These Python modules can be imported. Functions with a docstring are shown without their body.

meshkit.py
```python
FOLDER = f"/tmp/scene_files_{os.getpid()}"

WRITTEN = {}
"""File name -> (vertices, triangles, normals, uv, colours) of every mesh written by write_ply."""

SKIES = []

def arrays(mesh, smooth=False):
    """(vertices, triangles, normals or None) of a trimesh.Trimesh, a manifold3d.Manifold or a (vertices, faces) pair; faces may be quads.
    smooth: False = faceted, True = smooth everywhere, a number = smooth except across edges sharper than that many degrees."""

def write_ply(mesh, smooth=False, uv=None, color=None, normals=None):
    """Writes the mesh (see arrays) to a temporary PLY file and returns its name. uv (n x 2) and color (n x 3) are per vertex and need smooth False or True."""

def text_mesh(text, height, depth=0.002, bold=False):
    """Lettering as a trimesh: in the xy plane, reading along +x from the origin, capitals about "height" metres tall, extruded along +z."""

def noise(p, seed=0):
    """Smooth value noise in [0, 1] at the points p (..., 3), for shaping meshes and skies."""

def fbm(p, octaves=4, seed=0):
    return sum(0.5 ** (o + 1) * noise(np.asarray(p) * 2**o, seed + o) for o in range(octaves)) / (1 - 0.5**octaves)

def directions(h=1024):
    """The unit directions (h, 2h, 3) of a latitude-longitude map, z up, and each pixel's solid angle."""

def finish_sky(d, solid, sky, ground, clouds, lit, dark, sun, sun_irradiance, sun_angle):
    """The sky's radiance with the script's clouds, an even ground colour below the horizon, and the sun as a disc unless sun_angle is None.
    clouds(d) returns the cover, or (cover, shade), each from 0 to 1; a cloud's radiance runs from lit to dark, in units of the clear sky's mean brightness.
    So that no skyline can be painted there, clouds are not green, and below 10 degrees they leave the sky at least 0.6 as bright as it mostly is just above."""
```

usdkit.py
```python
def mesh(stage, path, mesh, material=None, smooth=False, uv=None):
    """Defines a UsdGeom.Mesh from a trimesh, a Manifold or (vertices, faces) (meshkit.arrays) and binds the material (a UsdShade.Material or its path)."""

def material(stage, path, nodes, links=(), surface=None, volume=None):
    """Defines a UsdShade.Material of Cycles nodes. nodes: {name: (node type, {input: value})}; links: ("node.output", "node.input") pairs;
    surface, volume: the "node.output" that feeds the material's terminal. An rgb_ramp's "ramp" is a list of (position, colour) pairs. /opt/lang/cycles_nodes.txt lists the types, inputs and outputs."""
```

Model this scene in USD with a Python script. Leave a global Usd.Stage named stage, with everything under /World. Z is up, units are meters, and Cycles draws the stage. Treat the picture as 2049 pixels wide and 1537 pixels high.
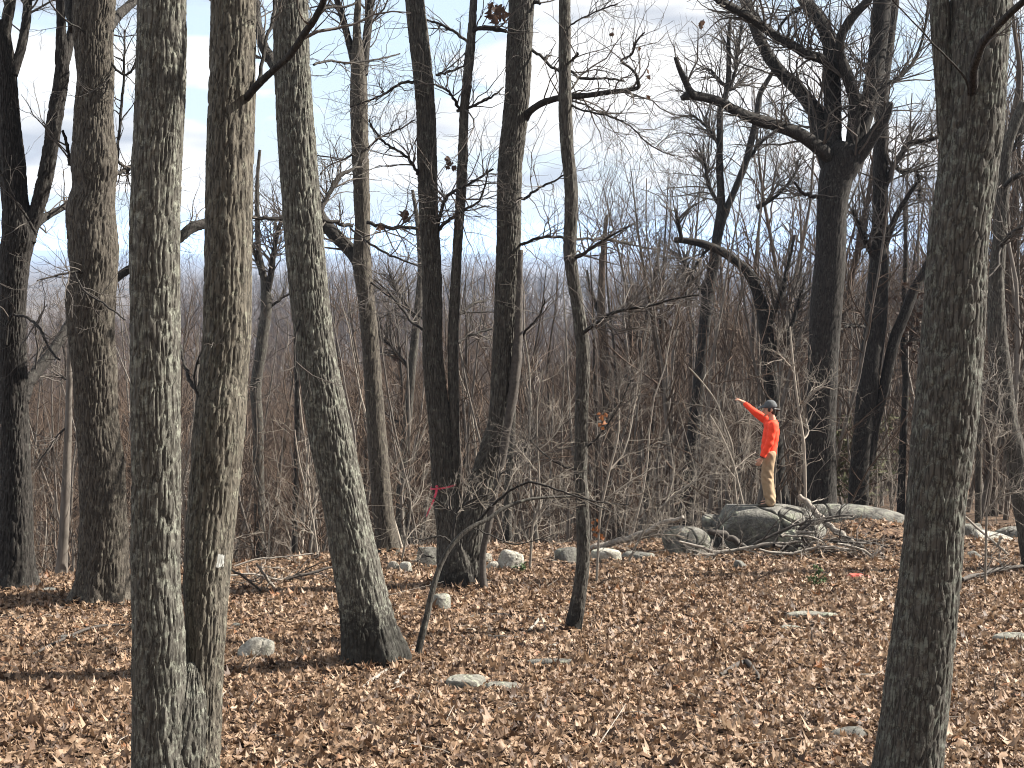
import math
import numpy as np, trimesh, manifold3d, usdkit, meshkit
from scipy.interpolate import PchipInterpolator
from scipy.spatial import cKDTree
from pxr import Usd, UsdGeom, UsdLux, UsdShade, Gf, Sdf, Vt

stage = Usd.Stage.CreateInMemory()
UsdGeom.SetStageUpAxis(stage, 'Z'); UsdGeom.SetStageMetersPerUnit(stage, 1.0)
UsdGeom.Xform.Define(stage, '/World'); UsdGeom.Scope.Define(stage, '/World/Looks')

# ------------------------------------------------------------------ camera, sky, sun, exposure
F = 3000.0                       # focal length in pixels of the 2049 x 1537 photograph
CX, CY = 1024.5, 768.5
CAMZ = 6.5
HOR = 455.0                      # the row of the true horizon
PITCH = math.atan((CY - HOR) / F)
cam = UsdGeom.Camera.Define(stage, '/World/camera')
cam.CreateHorizontalApertureAttr(36.0); cam.CreateVerticalApertureAttr(27.0)
cam.CreateFocalLengthAttr(36.0 * F / 2049.0)
cam.CreateClippingRangeAttr((0.1, 60000.0))
cam.CreateExposureAttr(2.0)
xf = UsdGeom.Xformable(cam.GetPrim())
xf.AddTranslateOp().Set((0, 0, CAMZ)); xf.AddRotateXOp().Set(90.0 - math.degrees(PITCH))

SUN_AZ, SUN_EL = math.radians(80.0), math.radians(39.0)
SUN = np.array([math.sin(SUN_AZ) * math.cos(SUN_EL), math.cos(SUN_AZ) * math.cos(SUN_EL), math.sin(SUN_EL)])
sun = UsdLux.DistantLight.Define(stage, '/World/sun')
sun.CreateIntensityAttr(1.25); sun.CreateAngleAttr(0.5); sun.CreateNormalizeAttr(True); sun.CreateColorAttr((1.0, 0.94, 0.85))
UsdGeom.Xformable(sun.GetPrim()).AddOrientOp(UsdGeom.XformOp.PrecisionDouble).Set(Gf.Quatd(Gf.Rotation(Gf.Vec3d(0, 0, 1), Gf.Vec3d(*map(float, SUN))).GetQuat()))

dome = UsdLux.DomeLight.Define(stage, '/World/sky')
dome.GetPrim().SetCustomDataByKey('kind', 'structure')
skymat = usdkit.material(stage, '/World/Looks/sky', {
    'tc': ('texture_coordinate', {}),
    'map': ('mapping', {'scale': (5.0, 5.0, 17.0), 'location': (3.1, 0.4, 1.3)}),
    'n': ('noise_texture', {'scale': 1.0, 'detail': 5.0, 'roughness': 0.55}),
    'cover': ('rgb_ramp', {'ramp': [(0.43, (0, 0, 0)), (0.49, (0.75, 0.75, 0.75)), (0.54, (1, 1, 1))]}),
    'map2': ('mapping', {'scale': (6.0, 6.0, 26.0), 'location': (0.7, 2.2, 4.95)}),
    'n2': ('noise_texture', {'scale': 1.0, 'detail': 3.0, 'roughness': 0.5}),
    'shade': ('rgb_ramp', {'ramp': [(0.38, (3.1, 3.35, 3.8)), (0.46, (4.9, 5.0, 5.15)), (0.58, (6.6, 6.6, 6.6))]}),
    'sky': ('sky_texture', {'sky_type': 'single_scattering', 'sun_disc': False, 'sun_elevation': SUN_EL, 'sun_rotation': SUN_AZ, 'altitude': 100.0, 'air_density': 1.0, 'aerosol_density': 1.0, 'ozone_density': 1.0}),
    'pale': ('mix', {'fac': 0.7, 'color2': (4.1, 4.9, 6.0)}),
    'm': ('mix', {}),
    'bg': ('background_shader', {'strength': 0.05}),
}, [('tc.generated', 'map.vector'), ('map.vector', 'n.vector'), ('n.fac', 'cover.fac'), ('tc.generated', 'map2.vector'), ('map2.vector', 'n2.vector'),
    ('n2.fac', 'shade.fac'), ('sky.color', 'pale.color1'), ('pale.color', 'm.color1'), ('shade.color', 'm.color2'), ('cover.color', 'm.fac'), ('m.color', 'bg.color')], surface='bg.background')
UsdShade.MaterialBindingAPI.Apply(dome.GetPrim()).Bind(skymat)

# ------------------------------------------------------------------ helpers
names = {}
def numbered(path):
    k = names.get(path, 0); names[path] = k + 1
    return path if k == 0 else f'{path}_{k:03d}'
def thing(name, label, cat, loc=(0, 0, 0), group=None, kind=None):
    x = UsdGeom.Xform.Define(stage, numbered('/World/' + name))
    x.AddTranslateOp().Set(tuple(map(float, loc)))
    o = x.GetPrim()
    if label: o.SetCustomDataByKey('label', label)
    if cat: o.SetCustomDataByKey('category', cat)
    if group: o.SetCustomDataByKey('group', group)
    if kind: o.SetCustomDataByKey('kind', kind)
    return o
def origin(o):
    p, t = o, np.zeros(3)
    while p and str(p.GetPath()) not in ('/', '/World'):
        a = p.GetAttribute('xformOp:translate')
        if a and a.Get() is not None: t += np.array(a.Get())
        p = p.GetParent()
    return t
def part(name, mesh, mat, parent, smooth=False, kind=None, label=None):
    """mesh in world coordinates, made a child of parent"""
    v, f, n = meshkit.arrays(mesh, smooth)
    v = v - origin(parent)
    path = numbered(str(parent.GetPath()) + '/' + name)
    m = UsdGeom.Mesh.Define(stage, path)
    m.CreatePointsAttr(Vt.Vec3fArray.FromNumpy(v.astype(np.float32)))
    m.CreateFaceVertexCountsAttr(Vt.IntArray.FromNumpy(np.full(len(f), 3, np.int32)))
    m.CreateFaceVertexIndicesAttr(Vt.IntArray.FromNumpy(f.astype(np.int32).ravel()))
    m.CreateSubdivisionSchemeAttr('none')
    if n is not None:
        m.CreateNormalsAttr(Vt.Vec3fArray.FromNumpy(n.astype(np.float32))); m.SetNormalsInterpolation('vertex')
    UsdShade.MaterialBindingAPI.Apply(m.GetPrim()).Bind(mat)
    if kind: m.GetPrim().SetCustomDataByKey('kind', kind)
    if label: m.GetPrim().SetCustomDataByKey('label', label)
    return m.GetPrim()

SP, CP = math.sin(PITCH), math.cos(PITCH)
def ray(px, py):
    X, Y = (px - CX) / F, -(py - CY) / F
    return np.array([X, CP + Y * SP, -SP + Y * CP])
def W(px, py, D):
    r = ray(px, py)
    return np.array([0, 0, CAMZ]) + r * (D / r[1])
def pix(p):
    q = np.asarray(p) - [0, 0, CAMZ]
    fw, up = q[..., 1] * CP - q[..., 2] * SP, q[..., 1] * SP + q[..., 2] * CP
    return CX + F * q[..., 0] / fw, CY - F * up / fw

def sstep(a, b, x):
    t = np.clip((x - a) / (b - a), 0, 1); return t * t * (3 - 2 * t)
def rim(x):
    return 20.0 + 4.4 * sstep(-7.5, 0.5, x) + 3.1 * sstep(2, 6, x)
def ground(x, y):
    x, y = np.asarray(x, float), np.asarray(y, float)
    R = rim(x); t = np.maximum(y - R, 0)
    yc = np.minimum(y, R) + 10 * (1 - np.exp(-t / 10))
    z = -(3.96 + 0.105 * (yc - 11)) + 0.02 * np.maximum(8 - y, 0) ** 2
    az = np.arctan2(x, np.maximum(y, 1.0))
    side = sstep(-0.12, 0.30, az)
    s0, dm = 0.45 - 0.29 * side, 32 + 6 * side
    e = s0 * (t - 6 * (1 - np.exp(-t / 6)))
    z = z - dm * (1 - np.exp(-e / dm)) - 330 * (1 - np.exp(-0.022 * np.maximum(t - 250, 0) / 330))
    # the leafy mound in front of the ledge, and small swells
    z = z + 0.46 * np.exp(-((x - 6.0) / 1.4) ** 2 - ((y - 25.0) / 1.0) ** 2)
    z = z + 0.16 * np.exp(-((x - 8.6) / 1.6) ** 2 - ((y - 24.5) / 1.2) ** 2)
    p = np.stack([x * 0.45, y * 0.45, np.zeros_like(x)], -1)
    near = np.clip(1.6 - y / 40, 0, 1)
    z = z + near * 0.16 * (meshkit.fbm(p, 3, 5) - 0.5)
    far = sstep(150, 2500, y)
    q = np.stack([x / 900.0, y / 1400.0, np.zeros_like(x)], -1)
    z = z + far * 26 * (meshkit.fbm(q, 4, 9) - 0.5)
    return z + CAMZ
def hit(px, py, lift=0.0):
    r = ray(px, py); lo, hi = 2.0, 300.0
    ys = np.concatenate([np.arange(5, 32, 0.05), np.arange(32, 200, 0.5)])
    P = np.array([0, 0, CAMZ]) + r[None] * (ys / r[1])[:, None]
    d = P[:, 2] - lift - ground(P[:, 0], P[:, 1])
    k = np.argmax(d < 0) if (d < 0).any() else len(ys) - 1
    return P[k]

# ------------------------------------------------------------------ geometry builders
def frames(P):
    T = np.gradient(P, axis=-2); T /= np.linalg.norm(T, axis=-1, keepdims=True) + 1e-12
    ref = np.where(np.abs(T[..., 2:3]) < 0.92, np.array([0, 0, 1.0]), np.array([0, 1.0, 0]))
    A = np.cross(T, ref[..., :1, :] * np.ones_like(T)); A /= np.linalg.norm(A, axis=-1, keepdims=True) + 1e-12
    return T, A, np.cross(T, A)
def tubes(P, R, sides=4):
    """P (N,K,3), R (N,K) -> joined mesh of tapered tubes"""
    P, R = np.asarray(P, float), np.asarray(R, float)
    N, K = R.shape
    T, A, B = frames(P)
    ang = np.arange(sides) * 2 * np.pi / sides
    V = P[:, :, None] + R[:, :, None, None] * (np.cos(ang)[None, None, :, None] * A[:, :, None] + np.sin(ang)[None, None, :, None] * B[:, :, None])
    base = np.arange(N)[:, None, None] * K * sides
    i, j = np.arange(K - 1)[None, :, None], np.arange(sides)[None, None, :]
    a = base + i * sides + j; b = base + i * sides + (j + 1) % sides
    f = np.concatenate([np.stack([a, b, b + sides], -1).reshape(-1, 3), np.stack([a, b + sides, a + sides], -1).reshape(-1, 3)])
    return V.reshape(-1, 3), f
def join(ms):
    vs, fs, n = [], [], 0
    for v, f in ms:
        vs.append(v); fs.append(np.asarray(f) + n); n += len(v)
    return np.vstack(vs), np.vstack(fs)
def unit(v): return v / (np.linalg.norm(v, axis=-1, keepdims=True) + 1e-12)

def spawn(P, R, n, length, rng, t0=0.2, t1=1.0, ang=(30, 70), up=0.15, rs=0.55, wander=0.22, K=6, rmin=0.0025, taper=0.3):
    """n children growing out of the branches P (N,K,3)"""
    N, Kp = R.shape
    L = np.linalg.norm(np.diff(P, axis=1), axis=2).sum(1)
    par = rng.choice(N, n, p=L / L.sum())
    t = t0 + (t1 - t0) * rng.random(n)
    x = t * (Kp - 1); i = np.minimum(x.astype(int), Kp - 2); w = (x - i)[:, None]
    pos = P[par, i] * (1 - w) + P[par, i + 1] * w
    r = (R[par, i] * (1 - w[:, 0]) + R[par, i + 1] * w[:, 0])
    tan = unit(P[par, i + 1] - P[par, i])
    perp = unit(np.cross(tan, rng.normal(size=(n, 3))))
    a = np.radians(rng.uniform(*ang, n))[:, None]
    d = unit(tan * np.cos(a) + perp * np.sin(a) + np.array([0, 0, up]))
    ln = length * (0.45 + 0.75 * rng.random(n)) * (1 - 0.5 * t)
    out = np.zeros((n, K, 3)); out[:, 0] = pos
    for k in range(1, K):
        d = unit(d + wander * rng.normal(size=(n, 3)) + np.array([0, 0, up * 0.35]))
        out[:, k] = out[:, k - 1] + d * (ln / (K - 1))[:, None]
    r0 = np.clip(r * rs * (0.7 + 0.5 * rng.random(n)), rmin, None)
    r0 = np.minimum(r0, 0.013 * ln + rmin)
    RR = r0[:, None] * np.linspace(1, taper, K)[None]
    return out, np.maximum(RR, rmin * 0.7)
def resample(P, R, K):
    P, R = np.asarray(P, float), np.asarray(R, float)
    s = np.concatenate([[0], np.cumsum(np.linalg.norm(np.diff(P, axis=0), axis=1))])
    q = np.linspace(0, s[-1], K)
    if len(P) < 3: return np.stack([np.interp(q, s, P[:, k]) for k in range(3)], 1), np.interp(q, s, R)
    return np.stack([PchipInterpolator(s, P[:, k])(q) for k in range(3)], 1), PchipInterpolator(s, R)(q)

def bark_sweep(P, R, step, rng, cell=0.035, stretch=3.5, depth=0.014, flare=0.0, lump=0.06, seed=0, caps=True):
    """A trunk: smooth path, bark of furrowed plates as real relief"""
    s_len = np.linalg.norm(np.diff(np.asarray(P), axis=0), axis=1).sum()
    n = max(8, int(s_len / (step * 2.0)))
    P, R = resample(P, R, n)
    # parallel transport
    T = unit(np.gradient(P, axis=0)); A = np.zeros_like(P)
    a = np.cross(T[0], [0, 1.0, 0]); a /= np.linalg.norm(a)
    for i in range(n):
        a = a - T[i] * (a @ T[i]); a /= np.linalg.norm(a); A[i] = a
    B = np.cross(T, A)
    rm = float(R.mean()); m = max(10, int(2 * np.pi * R.max() / step))
    th = np.arange(m) * 2 * np.pi / m
    s = np.linspace(0, s_len, n)
    S, TH = np.meshgrid(s, th, indexing='ij')
    circ = np.stack([np.cos(TH) * 0.9, np.sin(TH) * 0.9, S * 0.9 / max(rm, 0.05) * 0.25], -1)
    rad = R[:, None] * (1 + lump * 2 * (meshkit.fbm(circ + seed * 7.1, 3, seed) - 0.5))
    if flare:
        lobes = 0.55 + 0.45 * np.cos(TH * 4 + seed) * np.cos(TH * 1.0 + seed * 2.3) + 0.25 * np.cos(TH * 7 + seed)
        rad = rad * (1 + flare * np.exp(-np.maximum(S - 0.30, 0) / 0.28) * lobes)
    if depth > 0:
        per = 2 * np.pi * rm
        nu = max(4, int(round(per / cell))); cw = per / nu
        nv = int(s_len / (cw * stretch)) + 3
        gu, gv = np.meshgrid(np.arange(nu), np.arange(-1, nv), indexing='ij')
        pu = (gu + 0.5 * (gv % 2) + 0.35 * rng.normal(size=gu.shape)) * cw
        pv = (gv + 0.35 * rng.normal(size=gu.shape)) * cw
        pts = np.stack([pu.ravel() % per, pv.ravel()], 1)
        pts = np.vstack([pts, pts + [per, 0], pts - [per, 0]])
        wob = meshkit.fbm(np.stack([np.cos(TH) * 2, np.sin(TH) * 2, S * 3.0], -1), 3, seed + 3) - 0.5
        U = (TH * rm + wob * cw * 1.6); Vv = S / stretch + (meshkit.noise(circ * 6, seed + 4) - 0.5) * cw
        d, _ = cKDTree(pts).query(np.stack([U.ravel(), Vv.ravel()], 1), k=2)
        e = ((d[:, 1] - d[:, 0]) / cw).reshape(S.shape)
        h = sstep(0.03, 0.34, e)
        fine = meshkit.fbm(np.stack([np.cos(TH) * rm / 0.018, np.sin(TH) * rm / 0.018, S / 0.05], -1), 3, seed + 5)
        # plates of uneven height
        big = meshkit.noise(np.stack([np.cos(TH) * rm / 0.05, np.sin(TH) * rm / 0.05, S / 0.16], -1), seed + 8)
        dd = depth * np.minimum(1.0, R[:, None] / 0.09)
        rad = rad + dd * (h * (0.8 + 0.35 * big) - 0.75 + 0.7 * (fine - 0.5))
    V = P[:, None] + rad[:, :, None] * (np.cos(TH)[:, :, None] * A[:, None] + np.sin(TH)[:, :, None] * B[:, None])
    i, j = np.meshgrid(np.arange(n - 1), np.arange(m), indexing='ij')
    q = i * m + j; q2 = i * m + (j + 1) % m
    f = np.concatenate([np.stack([q, q2, q2 + m], -1).reshape(-1, 3), np.stack([q, q2 + m, q + m], -1).reshape(-1, 3)])
    v = V.reshape(-1, 3)
    if caps:
        c0, c1 = len(v), len(v) + 1
        v = np.vstack([v, P[:1], P[-1:]])
        jj = np.arange(m); k = (jj + 1) % m
        f = np.vstack([f, np.stack([np.full(m, c0), k, jj], 1), np.stack([np.full(m, c1), (n - 1) * m + jj, (n - 1) * m + k], 1)])
    return v, f

# ------------------------------------------------------------------ materials
def bark_mat(name, dark, light, lichen, lich_amt=0.5, scale=1.0, bump=0.4, foot=0.0, lscale=1.0):
    a, b = 0.62 - 0.2 * lich_amt, 0.68 - 0.16 * lich_amt
    crack = tuple(0.5 * x for x in dark)
    # foot: the height up to which the bark is stained black with wet moss, in ragged streaks
    extra = {'sp': ('separate_xyz', {}), 'fz': ('math', {'math_type': 'multiply_add', 'value2': 1.1}), 'fr': ('map_range', {'from_min': foot + 0.45, 'from_max': foot + 0.75, 'to_min': 0.80, 'to_max': 0.0, 'clamp': True}), 'fm': ('mix', {'color2': tuple(0.22 * x for x in dark)})} if foot else {}
    links = [('tc.object', 'sp.vector'), ('n2.fac', 'fz.value1'), ('sp.z', 'fz.value3'), ('fz.value', 'fr.value'), ('fr.result', 'fm.fac'), ('mc.color', 'fm.color1'), ('fm.color', 'p.base_color')] if foot else [('mc.color', 'p.base_color')]
    return usdkit.material(stage, '/World/Looks/' + name, {
        **extra, 'tc': ('texture_coordinate', {}),
        'map': ('mapping', {'scale': (1.0, 1.0, 0.13)}),
        'n': ('noise_texture', {'scale': 42.0 * scale, 'detail': 3.0, 'roughness': 0.7}),
        'ramp': ('rgb_ramp', {'ramp': [(0.30, dark), (0.52, tuple(0.5 * (x + y) for x, y in zip(dark, light))), (0.72, light)]}),
        'n2': ('noise_texture', {'scale': 13.0 * scale * lscale, 'detail': 5.0, 'roughness': 0.78}),
        'lr': ('rgb_ramp', {'ramp': [(a, (0, 0, 0)), (b, (1, 1, 1))]}),
        'mix': ('mix', {'color2': lichen}),
        'off': ('vector_math', {'math_type': 'scale', 'scale': 0.035}),
        'warp': ('vector_math', {'math_type': 'add'}),
        'v': ('voronoi_texture', {'feature': 'distance_to_edge', 'scale': 34.0 * scale}),
        'cr': ('rgb_ramp', {'ramp': [(0.0, (1, 1, 1)), (0.03, (0.75, 0.75, 0.75)), (0.12, (0, 0, 0))]}),
        'mc': ('mix', {'color2': crack}),
        'h': ('math', {'math_type': 'multiply_add', 'value2': -0.8}),
        'bump': ('bump', {'strength': bump, 'distance': 0.014}),
        'p': ('principled_bsdf', {'roughness': 0.9, 'specular_ior_level': 0.2}),
    }, [('tc.object', 'map.vector'), ('map.vector', 'n.vector'), ('n.fac', 'ramp.fac'), ('tc.object', 'n2.vector'), ('n2.fac', 'lr.fac'),
        ('lr.color', 'mix.fac'), ('ramp.color', 'mix.color1'), ('n.color', 'off.vector1'), ('map.vector', 'warp.vector1'), ('off.vector', 'warp.vector2'), ('warp.vector', 'v.vector'), ('v.distance', 'cr.fac'),
        ('mix.color', 'mc.color1'), ('cr.color', 'mc.fac'), ('cr.color', 'h.value1'), ('n.fac', 'h.value3'), ('h.value', 'bump.height'),
        ('bump.normal', 'p.normal'), *links], surface='p.BSDF')
M = {}
M['bark_lichen'] = bark_mat('bark_lichen', (0.0506, 0.0471, 0.0395), (0.1012, 0.0961, 0.0810), (0.1518, 0.1544, 0.1265), 0.6)
M['bark_tan'] = bark_mat('bark_tan', (0.0468, 0.0414, 0.0333), (0.1098, 0.0972, 0.0756), (0.1350, 0.1305, 0.1008), 0.4)
M['bark_patchy'] = bark_mat('bark_patchy', (0.040, 0.037, 0.032), (0.078, 0.072, 0.061), (0.105, 0.110, 0.092), 0.6, lscale=1.1)
M['bark_black_foot'] = bark_mat('bark_black_foot', (0.0495, 0.0461, 0.0386), (0.0990, 0.0940, 0.0792), (0.1485, 0.1510, 0.1238), 0.6, foot=0.55)
M['bark_grey'] = bark_mat('bark_grey', (0.0370, 0.0335, 0.0286), (0.0764, 0.0700, 0.0601), (0.1035, 0.1035, 0.0862), 0.35, foot=0.3)
M['bark_brown'] = bark_mat('bark_brown', (0.0379, 0.0325, 0.0268), (0.0891, 0.0780, 0.0623), (0.1113, 0.1047, 0.0825), 0.3)
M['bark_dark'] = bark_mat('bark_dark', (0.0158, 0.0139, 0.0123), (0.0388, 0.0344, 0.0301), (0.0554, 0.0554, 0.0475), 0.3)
def plain(name, lo, hi, scale=30.0, rough=0.85, bump=0.0, rand=0.0, spec=0.3):
    nodes = {'tc': ('texture_coordinate', {}), 'n': ('noise_texture', {'scale': scale, 'detail': 4.0, 'roughness': 0.6}),
             'r': ('rgb_ramp', {'ramp': [(0.3, lo), (0.7, hi)]}), 'p': ('principled_bsdf', {'roughness': rough, 'specular_ior_level': spec})}
    links = [('tc.object', 'n.vector'), ('n.fac', 'r.fac')]
    src = 'r.color'
    if rand:
        nodes |= {'oi': ('object_info', {}), 'mr': ('map_range', {'to_min': 1 - rand, 'to_max': 1 + rand}), 'hs': ('hsv', {})}
        links += [('oi.random', 'mr.value'), ('mr.result', 'hs.value'), ('r.color', 'hs.color')]; src = 'hs.color'
    links.append((src, 'p.base_color'))
    if bump:
        nodes['b'] = ('bump', {'strength': bump, 'distance': 0.01}); links += [('n.fac', 'b.height'), ('b.normal', 'p.normal')]
    return usdkit.material(stage, '/World/Looks/' + name, nodes, links, surface='p.BSDF')
def stem_mat(name, col, rand=0.0, vary=0.0):
    """thin wood: one colour, a little lighter or darker from piece to piece"""
    nodes = {'oi': ('object_info', {}), 'mr': ('map_range', {'to_min': 1 - rand, 'to_max': 1 + rand}), 'hs': ('hsv', {'color': col}), 'p': ('principled_bsdf', {'roughness': 0.85, 'specular_ior_level': 0.25})}
    links = [('oi.random', 'mr.value'), ('mr.result', 'hs.value'), ('hs.color', 'p.base_color')]
    if vary:
        nodes |= {'tc': ('texture_coordinate', {}), 'map': ('mapping', {'scale': (9.0, 9.0, 2.0)}), 'n': ('noise_texture', {'scale': 1.6, 'detail': 2.0}), 'mr2': ('map_range', {'from_min': 0.3, 'from_max': 0.7, 'to_min': 1 - vary, 'to_max': 1 + vary}), 'mm': ('math', {'math_type': 'multiply'})}
        links = [('oi.random', 'mr.value'), ('tc.object', 'map.vector'), ('map.vector', 'n.vector'), ('n.fac', 'mr2.value'), ('mr.result', 'mm.value1'), ('mr2.result', 'mm.value2'), ('mm.value', 'hs.value'), ('hs.color', 'p.base_color')]
    return usdkit.material(stage, '/World/Looks/' + name, nodes, links, surface='p.BSDF')
M['bark_far'] = stem_mat('bark_far', (0.0432, 0.0331, 0.0252), 0.25, 0.4)
M['bark_pale'] = stem_mat('bark_pale', (0.0960, 0.0840, 0.0720), 0.2, 0.35)
M['bark_shade'] = stem_mat('bark_shade', (0.0358, 0.0308, 0.0264), 0.25, 0.4)
M['twig'] = stem_mat('twig', (0.0701, 0.0608, 0.0524))
M['twig_pale'] = stem_mat('twig_pale', (0.1741, 0.1523, 0.1257), 0.25)
M['twig_far'] = stem_mat('twig_far', (0.0612, 0.0416, 0.0288), 0.3)
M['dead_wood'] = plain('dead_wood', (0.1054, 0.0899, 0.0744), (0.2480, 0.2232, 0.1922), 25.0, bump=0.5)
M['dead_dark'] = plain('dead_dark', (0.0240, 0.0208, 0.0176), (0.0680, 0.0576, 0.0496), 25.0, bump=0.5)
M['white_paint'] = plain('white_paint', (0.1659, 0.1659, 0.1521), (0.2857, 0.2857, 0.2673), 60.0, bump=0.4)
M['red_tape'] = plain('red_tape', (0.3600, 0.0320, 0.0576), (0.4500, 0.0512, 0.0896), 8.0, 0.4)
M['red_scrap'] = plain('red_scrap', (0.2940, 0.0490, 0.0350), (0.4200, 0.0980, 0.0700), 14.0, 0.5)
M['green'] = plain('green', (0.0350, 0.0595, 0.0210), (0.0700, 0.1050, 0.0385), 20.0)
M['olive'] = plain('olive', (0.0420, 0.0450, 0.0180), (0.0780, 0.0780, 0.0330), 3.0)
M['shirt'] = plain('shirt', (0.66, 0.040, 0.014), (0.76, 0.058, 0.020), 30.0, 0.8)
M['trousers'] = plain('trousers', (0.215, 0.150, 0.090), (0.285, 0.205, 0.128), 18.0, 0.85)
M['skin'] = plain('skin', (0.3900, 0.2100, 0.1425), (0.4500, 0.2550, 0.1800), 20.0, 0.5)
M['cap'] = plain('cap', (0.0455, 0.0476, 0.0504), (0.0700, 0.0735, 0.0770), 40.0, 0.8)
M['hair'] = plain('hair', (0.012, 0.01, 0.009), (0.03, 0.024, 0.02), 40.0, 0.5)
M['boot'] = plain('boot', (0.0280, 0.0224, 0.0160), (0.0640, 0.0496, 0.0336), 30.0, 0.7)
M['black'] = plain('black', (0.012, 0.012, 0.012), (0.02, 0.02, 0.02), 30.0, 0.5)
M['white_wall'] = plain('white_wall', (0.74, 0.74, 0.72), (0.82, 0.82, 0.80), 1.0)
M['roof'] = plain('roof', (0.10, 0.10, 0.105), (0.15, 0.15, 0.155), 1.0)

def leaf_mat(name, stops, trans=0.25):
    return usdkit.material(stage, '/World/Looks/' + name, {
        'oi': ('object_info', {}), 'r': ('rgb_ramp', {'ramp': stops}),
        'p': ('principled_bsdf', {'roughness': 0.6, 'specular_ior_level': 0.35}), 't': ('translucent_bsdf', {}), 'm': ('mix_closure', {'fac': trans}),
    }, [('oi.random', 'r.fac'), ('r.color', 'p.base_color'), ('r.color', 't.color'), ('p.BSDF', 'm.closure1'), ('t.BSDF', 'm.closure2')], surface='m.closure')
LEAF_STOPS = [(0.0, (0.0393, 0.0215, 0.0130)), (0.25, (0.0918, 0.0534, 0.0311)), (0.5, (0.1618, 0.1012, 0.0600)), (0.8, (0.2318, 0.1527, 0.0959)), (0.95, (0.2887, 0.2109, 0.1449)), (1.0, (0.1925, 0.0825, 0.0339))]
M['leaf'] = leaf_mat('dry_leaf', LEAF_STOPS)
M['hanging_leaf'] = leaf_mat('hanging_leaf', [(0.0, (0.035, 0.02, 0.014)), (1.0, (0.09, 0.05, 0.03))], 0.25)
M['orange_leaf'] = leaf_mat('orange_leaf', [(0.0, (0.20, 0.075, 0.03)), (1.0, (0.26, 0.11, 0.04))], 0.35)

M['floor'] = usdkit.material(stage, '/World/Looks/forest_floor', {
    'tc': ('texture_coordinate', {}),
    'v': ('voronoi_texture', {'scale': 16.0}), 'sep': ('separate_color', {}),
    'r': ('rgb_ramp', {'ramp': [(0.0, (0.0252, 0.0151, 0.0101)), (0.4, (0.0630, 0.0378, 0.0235)), (0.75, (0.1092, 0.0693, 0.0420)), (1.0, (0.1428, 0.0924, 0.0588))]}),
    # far woods seen from above: grey-brown with paler and darker stands
    'n': ('noise_texture', {'scale': 0.012, 'detail': 5.0, 'roughness': 0.72}),
    'rf': ('rgb_ramp', {'ramp': [(0.30, (0.0250, 0.0260, 0.0200)), (0.42, (0.0500, 0.0415, 0.0360)), (0.6, (0.0825, 0.0690, 0.0600)), (0.72, (0.1050, 0.0925, 0.0775))]}),
    'sp': ('separate_xyz', {}), 'mr': ('map_range', {'from_min': 90.0, 'from_max': 400.0, 'clamp': True}),
    'mx': ('mix', {}), 'b': ('bump', {'strength': 0.6, 'distance': 0.02}),
    'p': ('principled_bsdf', {'roughness': 0.9, 'specular_ior_level': 0.2}),
}, [('tc.object', 'v.vector'), ('v.color', 'sep.color'), ('sep.r', 'r.fac'), ('tc.object', 'n.vector'), ('n.fac', 'rf.fac'), ('tc.object', 'sp.vector'), ('sp.y', 'mr.value'),
    ('mr.result', 'mx.fac'), ('r.color', 'mx.color1'), ('rf.color', 'mx.color2'), ('mx.color', 'p.base_color'), ('v.distance', 'b.height'), ('b.normal', 'p.normal')], surface='p.BSDF')

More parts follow.
